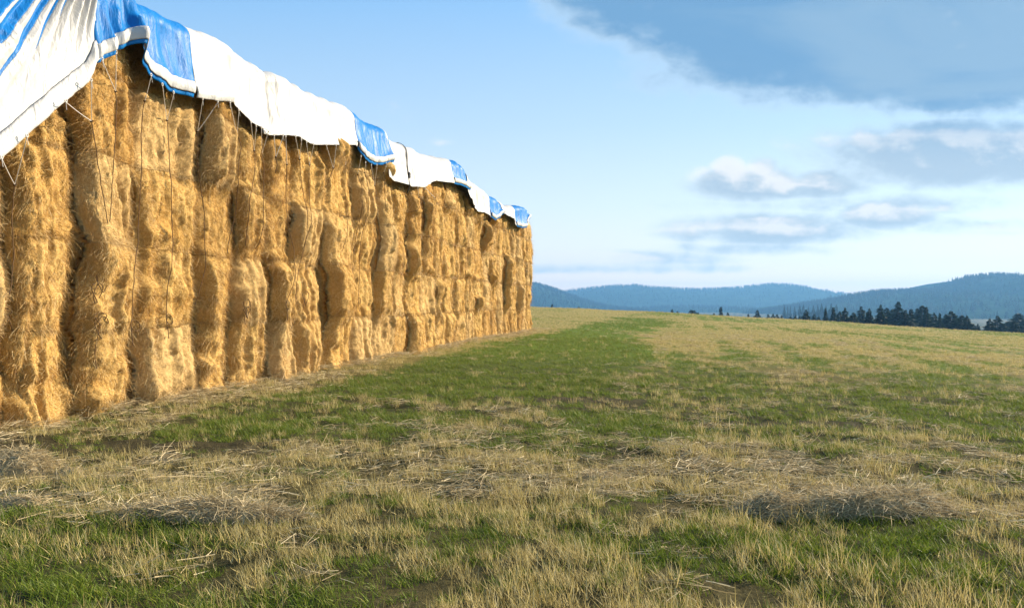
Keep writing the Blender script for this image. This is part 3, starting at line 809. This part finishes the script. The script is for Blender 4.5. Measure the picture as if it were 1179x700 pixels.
# ------------------------------------------------------------------ ropes and twine
ROPES = [
 # hem points, knot, twine points
 ([(2, 183), (31, 158)], (11, 213), [(8, 250), (3, 290), (2, 340)], False),
 ([(76, 118), (105, 94)], (101, 140), [(106, 175), (110, 205), (117, 258)], False),
 ([(118, 70), (134, 62)], (129, 106), [(126, 160), (122, 220), (119, 256)], False),
 ([(174, 88)], (163, 117), [(160, 130), (158, 197), (151, 280), (145, 330), (139, 373)], True),
 ([(187, 99), (201, 108)], (191, 139), [(192, 200), (192, 280), (190, 330), (189, 366)], True),
 ([(233, 115), (251, 118)], (240, 151), [(236, 190), (231, 245), (226, 310), (222, 352)], False),
 ([(265, 119), (275, 128)], (271, 155), [(267, 195), (263, 245), (259, 292)], False),
 ([(289, 142), (295, 146)], (291, 174), [(286, 230), (282, 283)], False),
 ([(301, 148), (308, 151)], (300, 177), [(296, 230), (290, 287)], False),
 ([(316, 157), (326, 157)], (318, 181), [(317, 200)], False),
 ([(329, 158)], (325, 190), [(325, 240), (325, 287), (324, 350)], True),
 ([(340, 158), (347, 162)], (343, 184), [(340, 230), (335, 287), (331, 345)], False),
 ([(353, 165), (361, 167)], (356, 190), [(352, 240), (347, 287)], False),
 ([(376, 168), (387, 168)], (376, 194), [(375, 215)], False),
 ([(396, 168), (402, 168)], (396, 191), [(395, 240), (392, 290)], False),
 ([(413, 181)], (411, 201), [(409, 260), (405, 330)], False),
 ([(420, 188)], (417, 199), [(415, 260), (411, 345)], True),
 ([(428, 191), (434, 191)], (430, 214), [(429, 230)], False),
 ([(445, 189)], (444, 199), [(443, 240)], False),
 ([(482, 216)], (479, 228), [(478, 245)], False),
 ([(489, 216)], (496, 228), [(496, 240)], False),
]
def wall_sh(x, y):
    d = 0.0
    for _ in range(4):
        q = np.array([float(px_s(x, d)), float(px_h(x, y, d))]); d = 0.5 * d + 0.5 * float(np.clip(relief(q[0], q[1]), -.3, .4))
    return q
def wall_pt(x, y, d):
    q = wall_sh(x, y); return W(q[0], float(relief(q[0], q[1])) + d, q[1])
def hem_pt(x, y):
    d = 0.60 if x < 113 else 0.33
    for _ in range(3):
        s_, h_ = float(px_s(x, d)), float(px_h(x, y, d))
        if x >= 113:
            for ss, DD, HH in SHEETS.values():
                if ss[0] <= s_ <= ss[-1]: d = float(DD[int(np.clip(np.searchsorted(ss, s_), 0, len(ss) - 1)), -1]) + .03
    return W(s_, d, h_)
def hang(pts, gap=0.03):
    """a line that lies on the hay and spans its hollows, with a little slack"""
    P = []
    for a, b in zip(pts[:-1], pts[1:]):
        n = max(2, int(np.hypot(*(b - a)) / 0.08)); P.append(a + (b - a) * np.linspace(0, 1, n, endpoint=False)[:, None])
    P = np.concatenate(P + [pts[-1][None]])
    d = relief(P[:, 0], P[:, 1]) + gap
    for _ in range(60):
        m = d.copy(); m[1:-1] = (d[:-2] + d[2:]) / 2; d = np.maximum(m, d)
    return W(P[:, 0], d, P[:, 1])
def seg(a, b, n=6, sag=0.0):
    t = np.linspace(0, 1, n)[:, None]
    p = a * (1 - t) + b * t
    p[:, 2] -= sag * (4 * t * (1 - t))[:, 0]
    return p
def build_ropes():
    rng = np.random.default_rng(4)
    for i, (hp, kn, tw, loop) in enumerate(ROPES):
        P = hang([wall_sh(*kn)] + [wall_sh(x, y) for x, y in tw])
        k = P[0].copy(); org = k
        tb = []
        for h_ in hp:
            e = hem_pt(*h_) - org
            tb.append(tube(seg(e, k - org, 6, .01), 0.0055))
            a = np.linspace(0, 2 * np.pi, 9)
            tb.append(tube(e + np.stack([0.018 * np.cos(a) * DIR[0], 0.018 * np.cos(a) * DIR[1], 0.022 * np.sin(a) + .02], -1), 0.007, 5))
            tl = e + np.stack([np.linspace(0, .03, 4) * DIR[0] * rng.normal(), np.linspace(0, .03, 4), -np.linspace(0, .09, 4)], -1)
            tb.append(tube(tl, 0.004, 5))
        V, Q = join_tubes(tb)
        r_ = obj('tie_rope', mesh_quads('tie_rope', V, Q, ROPE), None, org)
        tag(r_, 'white tie rope hanging from the tarp hem, %s from the near end' % ORD[i], 'rope', 'tie ropes along the tarp hem')
        P = P - org + rng.normal(0, 0.003, P.shape)
        tb = [tube(P, 0.0068, 5)]
        e = P[-1]
        if loop:
            a = np.linspace(0, 2 * np.pi * 0.95, 18)
            rx, rz = 0.08 + 0.03 * rng.random(), 0.10
            L = np.stack([DIR[0] * (rx - rx * np.cos(a)), DIR[1] * (rx - rx * np.cos(a)), -rz * np.sin(a) * .8 - .05 * (1 - np.cos(a)) * .5], -1) + e
            tb.append(tube(L, 0.007, 5))
            tail = seg(e, e + np.array([0.03, 0.02, -0.32]), 6) + rng.normal(0, .006, (6, 3))
            tb.append(tube(tail, 0.0075, 5))
        V, Q = join_tubes(tb)
        obj('twine', mesh_quads('twine', V, Q, TWINE), r_)
        a = np.linspace(0, 2 * np.pi, 8)
        kt = np.stack([0.014 * np.cos(a), 0.014 * np.sin(a), 0.01 * np.sin(2 * a)], -1)
        V, Q = tube(kt, 0.011, 5)
        obj('knot', mesh_quads('knot', V, Q, TWINE), r_)
    # loose twine ends tangled on the lower bales
    tang = [((108, 330), 'looped dark twine hanging loose beside the dark crease near the left'), ((110, 375), 'long dark twine with a bow, low on the hay near the left'),
            ((274, 358), 'thick tangle of dark twine low on the stack'), ((331, 372), 'small bow of dark twine, right of the thick tangle'),
            ((346, 350), 'thin trailing twine loop above the second bale row'), ((5, 366), 'dark twine loop at the photo\'s left edge')]
    for j, ((x, y), lab) in enumerate(tang):
        org = wall_pt(x, y, 0.04)
        tb = []
        for m in range(3 if j == 2 else (2 if j != 4 else 1)):
            a = np.linspace(0, 2 * np.pi * rng.uniform(.8, 1.05), 18)
            rx, rz = rng.uniform(.06, .13), rng.uniform(.12, .22)
            cx, cz = rng.uniform(-.08, .12), rng.uniform(-.12, .12)
            u = cx + rx * np.sin(a); w = cz + rz * np.cos(a) * rng.uniform(.7, 1)
            L = np.stack([DIR[0] * u + NRM[0] * .03 * np.sin(a * 2), DIR[1] * u, w], -1)
            tb.append(tube(L, 0.0065, 5))
        ln = .75 if j == 1 else .4
        u = np.linspace(0, 1, 10)
        L = np.stack([DIR[0] * (-.06 * u + .03 * np.sin(u * 7)), DIR[1] * (-.06 * u + .03 * np.sin(u * 7)), .15 - ln * u], -1)
        tb.append(tube(L, 0.006, 5))
        V, Q = join_tubes(tb)
        o = obj('twine', mesh_quads('twine', V, Q, TWINE), None, org)
        tag(o, lab, 'twine', 'loose twine on the hay')
    # black ratchet strap over the third tarp
    s0 = float(px_s(470, .33)); w = 0.07
    ss, DD, HH = SHEETS[446]
    V = []
    idx = list(range(8, DD.shape[1], 3)) + [DD.shape[1] - 1]
    prof = []
    for j in idx:
        for e in (-w / 2, w / 2):
            sx = s0 + e + .10 * (HH[len(ss) // 4, j] - 5.9)
            i = int(np.clip(np.searchsorted(ss, sx), 0, len(ss) - 1))
            k = min(j + 1, DD.shape[1] - 1); tx, tz = DD[i, k] - DD[i, k - 1], HH[i, k] - HH[i, k - 1]; L = math.hypot(tx, tz)
            V.append(W(sx, DD[i, j] - tz / L * .025, HH[i, j] + tx / L * .025) - W(s0, 0, 5.3))
        prof.append(j)
    for e in (-w / 2, w / 2): V.append(W(s0 + e - .1, DD[len(ss) // 4, -1] - .02, HH[len(ss) // 4, -1] - .28) - W(s0, 0, 5.3))
    prof.append(0)
    Qs = [(2 * i, 2 * i + 1, 2 * i + 3, 2 * i + 2) for i in range(len(prof) - 1)]
    o = obj('ratchet_strap', mesh_quads('ratchet_strap', V, Qs, BLACK), None, W(s0, 0, 5.3))
    so = o.modifiers.new('thick', 'SOLIDIFY'); so.thickness = .012
    tag(o, 'black ratchet strap over the white tarp', 'strap')
    import bmesh
    bm = bmesh.new(); bmesh.ops.create_cube(bm, size=1)
    for v in bm.verts: v.co = Vector((v.co.x * .13, v.co.y * .07, v.co.z * .17))
    bmesh.ops.bevel(bm, geom=bm.edges[:], offset=.012, segments=2, affect='EDGES')
    me = bpy.data.meshes.new('buckle'); bm.to_mesh(me); bm.free(); me.materials.append(BLACK)
    b = obj('buckle', me, o, W(s0 - .01, DD[len(ss) // 4, 80] + .06, HH[len(ss) // 4, 80]) - W(s0, 0, 5.3), (0, 0, ROTZ))
build_ropes()

# ------------------------------------------------------------------ hay heaps in the grass
def heap(xc, yb, wpx, hpx, label, seed, depth=0.55, mat=OLDHAY, n=1500):
    rng = np.random.default_rng(seed)
    dist = F * EYE / (yb - 350.0)
    X = (xc - 589.5) / F * dist; Y = dist + 0.0
    wx = wpx / F * dist / 2; hh = hpx / F * dist
    gz = float(height(X, Y))
    dy = wx * depth
    N, M = 40, 30
    u = np.linspace(-1, 1, N)[:, None]; v = np.linspace(-1, 1, M)[None, :]
    rr = np.sqrt(u ** 2 + v ** 2)
    prof = np.clip(1 - rr ** 2, 0, 1) ** 0.7
    z = hh * prof * (0.75 + 0.9 * fbm(u * 1.6 + seed, v * 1.2, seed, 3) + .25 * vnoise(u * 2, v * 0, seed + 2)) + 0.02 * fbm(u * 9, v * 9, seed + 1, 2) - 0.03 * (rr > 1)
    xx = np.broadcast_to(u * wx, z.shape); yy = np.broadcast_to(v * dy, z.shape) + dy * .6
    V = np.stack([xx, yy, z], -1)
    keepq = grid_quads(N, M)
    c = V.reshape(-1, 3)
    rq = rr.ravel()[keepq].min(1) < 1.0
    root_i = rng.integers(0, N * M, n * 3)
    root_i = root_i[(rr.ravel()[root_i] < 1.16)][:n]
    roots = c[root_i] + rng.normal(0, .008, (len(root_i), 3))
    un = roots[:, 0] / wx
    d = np.stack([rng.normal(0.25 * np.sign(un), .8, len(roots)), rng.normal(0, .45, len(roots)), rng.normal(.12, .22, len(roots))], -1)
    L = rng.uniform(.06, .20, len(roots)) * min(1.0, .45 + wx)
    SV, SQ, RN, T = strips(roots, d, L, rng.uniform(.003, .0055, len(roots)), rng, 3, .35, .25, .5)
    ids, inv = np.unique(keepq[rq], return_inverse=True)
    Vb = c[ids]; Qb = inv.reshape(-1, 4)
    me = mesh_quads('hay_heap', np.concatenate([Vb, SV]), np.concatenate([Qb, SQ + len(Vb)]), mat, True,
                    {'rnd': np.concatenate([np.full(len(Vb), .25), RN])})
    o = obj('hay_heap', me, None, (X, Y, gz))
    tag(o, label, 'hay heap', 'hay heaps in the grass')
heap(1020, 598, 175, 27, 'long rounded grey hay heap, the biggest at the right of the grass', 1, .45, n=5200)
heap(896, 594, 95, 26, 'low grey hay heap left of the big rounded one', 2, .6, n=3000)
heap(12, 553, 92, 30, 'domed hay heap on bare soil at the left edge', 3, .7, n=3500)
heap(76, 553, 34, 13, 'tiny hay heap beside the domed heap', 4, .8, n=500)
heap(228, 607, 250, 19, 'long flat ridge of raked hay in the left grass', 5, .22, n=5200)
heap(690, 552, 66, 14, 'small flat hay heap in the dry middle band', 6, .5, n=800)
heap(18, 594, 60, 12, 'small flattened hay heap at the left edge, in front of the dome', 7, .4, n=700)

# ------------------------------------------------------------------ conifers
def conifer_meshes(k):
    rng = np.random.default_rng(500 + k)
    slim = [0.20, 0.26, 0.17, 0.30, 0.23][k % 5]
    V, Q = tube(np.stack([np.zeros(8), np.zeros(8), np.linspace(0, 0.9, 8)], -1), 0.014, 6)
    lev = np.linspace(0, 1, 8).repeat(6)
    V[:, :2] *= (1 - .85 * lev)[:, None]
    trunk = mesh_quads('trunk', V, Q, BARK)
    n = 620
    hz = 0.06 + 0.94 * rng.random(n) ** 1.15
    env = slim * (1 - hz) ** 0.75 * (0.65 + 0.7 * vnoise(hz * 13, hz * 0 + k, 9 + k)) + 0.008
    a = rng.uniform(0, 2 * np.pi, n)
    env = env * (0.75 + 0.5 * vnoise(np.cos(a) * 1.5 + 5, hz * 6 + np.sin(a) * 1.5, 40 + k))
    env[rng.random(n) < .12] *= 1.3
    start = env * rng.uniform(0.0, .5, n)
    roots = np.stack([start * np.cos(a), start * np.sin(a), hz], -1)
    d = np.stack([np.cos(a), np.sin(a), rng.normal(.05, .22, n)], -1)
    SV, SQ, RN, T = strips(roots, d, np.maximum(env - start, .02), np.maximum(.030, env * .32), rng, 2, .3, .1, .35)
    crown = mesh_quads('crown', SV, SQ, NEEDLE, False, {'rnd': RN})
    return trunk, crown
def build_trees():
    rng = np.random.default_rng(12)
    kinds = [conifer_meshes(k) for k in range(5)]
    near = [(982.5, 360), (991.5, 353), (1001, 355), (1014, 351), (1021, 354.5), (1028.5, 356), (1034.5, 347.7), (1042.5, 357), (1049, 356), (1056, 355), (1062, 352),
            (1066.5, 353.6), (1075.5, 360), (1082, 360.4), (1089, 362), (1095, 358.4), (1100, 363), (1107.5, 363), (1113.5, 363.8), (1121, 373), (1126, 373),
            (1139.6, 366.8), (1148.6, 363.8), (1172.6, 361), (1167.5, 369), (774, 356), (780, 358.4), (796, 357), (799, 357.4), (803.5, 360), (822, 360.6), (830, 353.5),
            (838, 360), (861.5, 361.6), (872, 357), (884.5, 362), (890, 361.6), (894.7, 362), (900, 363), (910, 364.7), (916, 363.7), (921, 363.7), (928, 356.5),
            (937.6, 361.6), (942.6, 364.7), (950.4, 355), (959.6, 354), (967, 358.6), (973, 354.5), (984, 360.6), (998.8, 358.6), (635.6, 350.6), (666.7, 353.2)]
    farg = [(903, 351.4), (907, 352.5), (910, 352), (915, 353), (921, 350.4), (925, 350.6), (931, 353), (936.5, 351.4), (941.6, 350.4), (946, 349.4), (951, 351), (957, 349.4), (963, 350.5)]
    near.sort(); farg.sort()
    allt = [(x, y, 0) for x, y in near] + [(x, y, 1) for x, y in farg]
    cnt = [0, 0]
    fat = {830: 1.2, 872: 1.0, 1172.6: 2.0, 1148.6: 1.6, 1139.6: 1.7, 1095: 1.7, 1107.5: 1.5, 1113.5: 1.5, 1028.5: 1.7, 1042.5: 1.6, 1049: 1.5, 1062: 1.3, 1089: 1.5}
    for x, y, g_ in allt:
        dist = (1150 + 150 * rng.random()) if g_ else (215 + 90 * rng.random())
        if x < 900 and not g_: dist = 300 + 120 * rng.random()
        X = (x - 589.5) / F * dist; Y = dist
        gz = float(height(X, Y)) - 0.3
        top = EYE + (350 - y) / F * dist
        H = top - gz
        tr, cr = kinds[int(rng.integers(0, 5))]
        wf = fat.get(x, 1.2) * rng.uniform(1.15, 1.6) if not g_ else .9
        wide = H * min(1.0, 15.0 / H) * wf if not g_ else H * .7
        root = bpy.data.objects.new('pine_tree', None); COL.objects.link(root)
        root.location = (X, Y, gz); root.rotation_euler = (0, 0, rng.uniform(0, 6.28)); root.scale = (wide, wide, H)
        t = bpy.data.objects.new('trunk', tr); c = bpy.data.objects.new('crown', cr)
        for o in (t, c): COL.objects.link(o); o.parent = root
        i = cnt[g_]; cnt[g_] += 1
        if g_:
            tag(root, 'hazy blue pine behind the dark tree line, %s from the left' % ORD[i], 'tree', 'hazy pines at the foot of the right hill')
        else:
            if i < 27: w = '%s tree from the left beyond the field edge' % ORD[i]
            else: w = '%s tree from the right end of the tree line' % ORD[len(near) - 1 - i]
            tag(root, 'dark pine, ' + w, 'tree', 'dark pines beyond the field')
build_trees()

# ------------------------------------------------------------------ hills and their woods
HILL, g, out = new_mat('wooded_hillside')
nf = g.noise(geo_pos(g), 0.012, 6, 0.7)
c = g.ramp(nf, [(0.35, (0.012, 0.028, 0.016)), (0.55, (0.022, 0.045, 0.022)), (0.75, (0.05, 0.075, 0.035))])
principled(g, out, c, 1.0, spec=0.0)
def hill_tree(name, k):
    rng = np.random.default_rng(900 + k)
    n = 60
    hz = rng.random(n); a = rng.uniform(0, 6.28, n)
    env = 0.24 * (1 - hz) + .02
    roots = np.stack([0 * hz, 0 * hz, hz], -1)
    d = np.stack([np.cos(a), np.sin(a), rng.normal(-.1, .2, n)], -1)
    V, Q, RN, T = strips(roots, d, env, np.full(n, .14), rng, 1, .2, .1, .5)
    return bpy.data.objects.new(name, mesh_quads(name, V, Q, NEEDLE, False, {'rnd': RN}))
def hill(name, label, woodlabel, dist, pts, halfdepth, seed, ntree, thgt):
    xs = np.array([p[0] for p in pts]); ys = np.array([p[1] for p in pts])
    nx, ny = 150, 44
    px = np.linspace(xs[0], xs[-1], nx); v = np.linspace(-1, 1, ny)
    def surf(p, vv):
        Yd = dist + vv * halfdepth
        Xd = (p - 589.5) / F * dist            # straight sided in plan
        top = EYE + (350 - np.interp(p, xs, ys)) / F * dist - thgt * 0.7 - VALLEY
        prof = np.clip(1 - np.abs(vv) ** 1.7, 0, 1)
        z = VALLEY - 3 + (top + 3) * prof * (1 + 0.10 * (fbm(Xd / 300, Yd / 300, seed, 4)) * np.abs(vv) * 2.0)
        z = z + (0.12 * top) * fbm(Xd / 220 + 9, Yd / 220, seed + 4, 3) * (np.abs(vv) > .05) * np.minimum(np.abs(vv) * 3, 1) * prof
        return Xd, Yd, z
    Pm, Vm = np.meshgrid(px, v, indexing='ij')
    X, Y, Z = surf(Pm, Vm)
    me = mesh_quads(name, np.stack([X, Y, Z], -1), grid_quads(nx, ny), HILL)
    o = obj(name, me); tag(o, label, kind='structure')
    rng = np.random.default_rng(seed)
    vv = np.concatenate([rng.normal(-.02, .03, ntree // 2), rng.uniform(-.98, .05, ntree - ntree // 2)])
    pp = rng.uniform(max(xs[0], 560), min(xs[-1], 1300), ntree)
    X, Y, Z = surf(pp, np.clip(vv, -1, 1))
    ok = Z > VALLEY - 1
    n = ok.sum()
    scatter(woodlabel[0], np.stack([X, Y, Z - 1], -1)[ok], thgt * rng.uniform(.55, 1.35, n), rng.uniform(0, 6, n), rng.integers(0, 3, n),
            [hill_tree('hill_tree', k) for k in range(3)], woodlabel[1])
hill('right_hill', 'dark blue wooded hill at the right', ('right_hill_forest', 'conifer forest covering the right hill'), 2300,
     [(840, 359), (880, 356.5), (905, 352), (930, 348.5), (950, 345), (985, 338), (1010, 334.5), (1050, 333.5), (1075, 333), (1100, 323), (1115, 318), (1140, 315), (1160, 317), (1179, 319.5), (1230, 318), (1300, 326), (1500, 340), (1800, 356)],
     900, 3, 5200, 13)
hill('middle_hills', 'pale blue hills on the horizon', ('middle_hills_forest', 'far forest on the pale hills'), 4200,
     [(300, 345), (500, 338), (600, 337), (640, 337), (660, 333), (700, 329), (730, 327.5), (745, 329.5), (800, 332.5), (840, 331), (870, 328), (890, 326), (910, 327.5), (930, 331.5), (960, 337), (985, 340.5), (1040, 345), (1150, 348), (1500, 352)],
     900, 5, 5200, 14)
hill('left_hill', 'blue wooded hill behind the far end of the stack', ('left_hill_forest', 'conifer forest on the hill behind the stack'), 3200,
     [(100, 330), (350, 318), (500, 317), (560, 319), (605, 324.5), (620, 327), (640, 333), (655, 339), (680, 348), (700, 353), (740, 357), (800, 361)],
     900, 7, 3600, 14)
hill('low_hill', 'low blue rise in the valley', ('low_hill_forest', 'forest on the low rise in the valley'), 3000,
     [(640, 358), (700, 355.5), (760, 352.5), (800, 351.6), (840, 352.5), (870, 355), (910, 359)],
     500, 11, 1200, 13)

# ------------------------------------------------------------------ haze
def build_haze():
    x0, x1, y0, y1, z0, z1 = -6000, 6000, -1500, 5400, VALLEY - 8, 142
    V = [(x, y, z) for x in (x0, x1) for y in (y0, y1) for z in (z0, z1)]
    Fc = [(0, 1, 3, 2), (4, 6, 7, 5), (0, 4, 5, 1), (2, 3, 7, 6), (0, 2, 6, 4), (1, 5, 7, 3)]
    m, g, out = new_mat('haze_air')
    pv = g.n('ShaderNodeVolumePrincipled')
    pv.inputs['Color'].default_value = (0.24, 0.57, 1.0, 1)
    pv.inputs['Density'].default_value = 1.95e-4
    pv.inputs['Anisotropy'].default_value = 0.2
    g.t.links.new(pv.outputs[0], out.inputs['Volume'])
    o = obj('haze', mesh_poly('haze', V, Fc, m, False))
    tag(o, 'thin blue haze over the valley', kind='stuff')
build_haze()

# ------------------------------------------------------------------ sun and sky
SUN_AZ, SUN_EL = R(70), R(24)
to_sun = Vector((math.sin(SUN_AZ) * math.cos(SUN_EL), math.cos(SUN_AZ) * math.cos(SUN_EL), math.sin(SUN_EL)))
sl = bpy.data.lights.new('sun', 'SUN'); sl.energy = 5.0; sl.angle = R(0.5); sl.color = (1.0, 0.85, 0.64)
so = bpy.data.objects.new('sun', sl); COL.objects.link(so)
so.rotation_euler = to_sun.to_track_quat('Z', 'Y').to_euler(); so.location = (60, 20, 60)

world = bpy.data.worlds.new('World'); SC.world = world; world.use_nodes = True
wt = world.node_tree; wt.nodes.clear(); g = NT(wt)
sky = g.n('ShaderNodeTexSky', sky_type='NISHITA'); sky.sun_disc = False
sky.sun_elevation = SUN_EL; sky.sun_rotation = SUN_AZ
sky.air_density = 1.0; sky.dust_density = 0.4; sky.ozone_density = 1.5; sky.altitude = 300
CLOUDS = [  # centre x,y  half width, half height up, half height down, weight
    (1090, 40, 360, 260, 104, 1.5),
    (900, 12, 230, 180, 118, 1.3),
    (740, 2, 130, 60, 62, 0.85),
    (760, 84, 76, 30, 30, 0.40),
    (1110, 176, 215, 46, 46, 0.9),
    (868, 214, 100, 28, 23, 0.9),
    (842, 204, 32, 28, 24, 0.75),
    (876, 200, 28, 24, 24, 0.75),
    (940, 214, 78, 24, 18, 0.75),
    (885, 266, 150, 26, 20, 0.8),
    (1015, 252, 70, 28, 17, 0.75),
    (720, 298, 135, 14, 12, 0.5),
    (860, 286, 120, 11, 10, 0.4),
    (505, 164, 18, 6, 5, 0.2),
    (960, 236, 240, 14, 12, 0.30),
    (690, 309, 170, 9, 8, 0.42),
    (1130, 262, 160, 12, 10, 0.30),
    (985, 205, 70, 20, 14, 0.45),
]
def cloud_group():
    ng = bpy.data.node_groups.new('cloud_density', 'ShaderNodeTree')
    ng.interface.new_socket('U', in_out='INPUT', socket_type='NodeSocketFloat')
    ng.interface.new_socket('V', in_out='INPUT', socket_type='NodeSocketFloat')
    ng.interface.new_socket('Density', in_out='OUTPUT', socket_type='NodeSocketFloat')
    ng.interface.new_socket('Raw', in_out='OUTPUT', socket_type='NodeSocketFloat')
    G = NT(ng); gi = G.n('NodeGroupInput'); go = G.n('NodeGroupOutput')
    u, v = gi.outputs[0], gi.outputs[1]
    cb = G.n('ShaderNodeCombineXYZ'); G.put(cb.inputs[0], G.m('MULTIPLY', u, 0.0078)); G.put(cb.inputs[1], G.m('MULTIPLY', v, 0.0125)); cb.inputs[2].default_value = 3.7
    nz = G.noise(cb.outputs[0], 1.0, 3, 0.5, 0.15)
    nz2 = G.noise(cb.outputs[0], 3.6, 7, 0.58, 0.2)
    n = G.m('ADD', G.m('MULTIPLY', G.m('SUBTRACT', nz, 0.5), 1.1), G.m('MULTIPLY', G.m('SUBTRACT', nz2, 0.5), 1.0))
    tot = None
    for cx, cy, a, bu, bl, w in CLOUDS:
        du = G.m('DIVIDE', G.m('SUBTRACT', u, cx), a)
        dv = G.m('SUBTRACT', v, cy)           # + is downwards
        dd = G.m('ADD', G.m('DIVIDE', G.m('MAXIMUM', dv, 0.0), bl), G.m('DIVIDE', G.m('MINIMUM', dv, 0.0), bu))
        e = G.m('SUBTRACT', 1.0, G.m('ADD', G.m('MULTIPLY', du, du), G.m('MULTIPLY', dd, dd)))
        e = G.m('MULTIPLY', G.m('MAXIMUM', e, -1.5), w)
        tot = e if tot is None else G.m('MAXIMUM', tot, e)
    raw = G.m('ADD', tot, G.m('MULTIPLY', n, 0.85))
    ng.links.new(G.smooth(raw, -0.10, 0.55), go.inputs[0])
    ng.links.new(raw, go.inputs[1])
    return ng
CG = cloud_group()
tc = g.n('ShaderNodeTexCoord')
sp = g.n('ShaderNodeSeparateXYZ'); wt.links.new(tc.outputs['Generated'], sp.inputs[0])
yy = g.m('MAXIMUM', sp.outputs[1], 0.08)
U = g.m('ADD', g.m('MULTIPLY', g.m('DIVIDE', sp.outputs[0], yy), F), 589.5)
Vv = g.m('SUBTRACT', 350.0, g.m('MULTIPLY', g.m('DIVIDE', sp.outputs[2], yy), F))
def cl(u, v):
    nd = g.n('ShaderNodeGroup'); nd.node_tree = CG; g.put(nd.inputs[0], u); g.put(nd.inputs[1], v); return nd
c0 = cl(U, Vv); c1 = cl(g.m('ADD', U, 15.0), g.m('SUBTRACT', Vv, 19.0))
front = g.smooth(sp.outputs[1], 0.10, 0.35)
alpha = g.m('MULTIPLY', c0.outputs[0], front)
lit = g.m('SUBTRACT', c0.outputs[1], c1.outputs[1])
lit = g.smooth(lit, 0.10, 0.60)
thick = g.smooth(c0.outputs[1], 0.10, 0.75)
cv = g.n('ShaderNodeCombineXYZ'); g.put(cv.inputs[0], g.m('MULTIPLY', U, 0.0035)); g.put(cv.inputs[1], g.m('MULTIPLY', Vv, 0.011)); cv.inputs[2].default_value = 1.3
bn = g.smooth(g.m('ADD', g.noise(cv.outputs[0], 1.0, 5, 0.55, 0.4), g.m('MULTIPLY', g.smooth(U, 850, 1250), 0.16)), 0.42, 0.72)
body = g.mix(thick, (2.7, 3.5, 4.2, 1), g.mix(bn, (0.78, 1.70, 2.85, 1), (1.3, 2.15, 3.05, 1)))
lowc = g.smooth(Vv, 120, 200)       # clouds nearer the horizon are paler
body = g.mix(lowc, body, g.mix(thick, (3.3, 3.9, 4.3, 1), (2.15, 2.75, 3.35, 1)))
ccol = g.mix(g.m('MULTIPLY', lit, g.m('SUBTRACT', 1.0, g.m('MULTIPLY', g.m('MULTIPLY', thick, 0.85), g.m('SUBTRACT', 1.0, g.m('MULTIPLY', lowc, 0.75))))), body, (4.9, 4.75, 4.6, 1))
elev = g.m('DIVIDE', Vv, 350.0)
clear = g.ramp(elev, [(0.0, (1.45, 2.85, 4.6)), (0.42, (2.75, 3.65, 4.5)), (0.68, (3.95, 4.25, 4.4)), (0.86, (5.0, 4.4, 4.05)), (0.95, (7.2, 4.9, 3.9)), (1.0, (7.4, 5.0, 3.9))])
back = g.smooth(sp.outputs[1], -0.35, 0.25)
base = g.mix(g.m('MULTIPLY', back, 0.72), g.mix(1.0, sky.outputs[0], (0.95, 1.0, 1.02, 1), 'MULTIPLY'), clear)
fin = g.mix(g.m('MULTIPLY', alpha, 0.9), base, ccol)
bg = g.n('ShaderNodeBackground'); wt.links.new(fin, bg.inputs[0]); bg.inputs[1].default_value = 0.102
wo = g.n('ShaderNodeOutputWorld'); wt.links.new(bg.outputs[0], wo.inputs[0])

# ------------------------------------------------------------------ camera and render settings
cam = bpy.data.cameras.new('camera'); cam.lens = 28; cam.sensor_width = 36; cam.sensor_fit = 'HORIZONTAL'; cam.clip_start = 0.05; cam.clip_end = 40000
co = bpy.data.objects.new('camera', cam); COL.objects.link(co)
co.location = (0, 0, EYE); co.rotation_euler = (R(90), 0, 0)
SC.camera = co
SC.view_settings.view_transform = 'Standard'; SC.view_settings.look = 'None'
SC.view_settings.exposure = 1.12; SC.view_settings.gamma = 1.0; SC.view_settings.use_curve_mapping = False
SC.render.engine = 'CYCLES'
SC.cycles.max_bounces = 6; SC.cycles.diffuse_bounces = 1; SC.cycles.glossy_bounces = 2; SC.cycles.transmission_bounces = 3; SC.cycles.volume_bounces = 0
SC.cycles.transparent_max_bounces = 4
SC.cycles.use_denoising = True
SC.cycles.use_adaptive_sampling = True
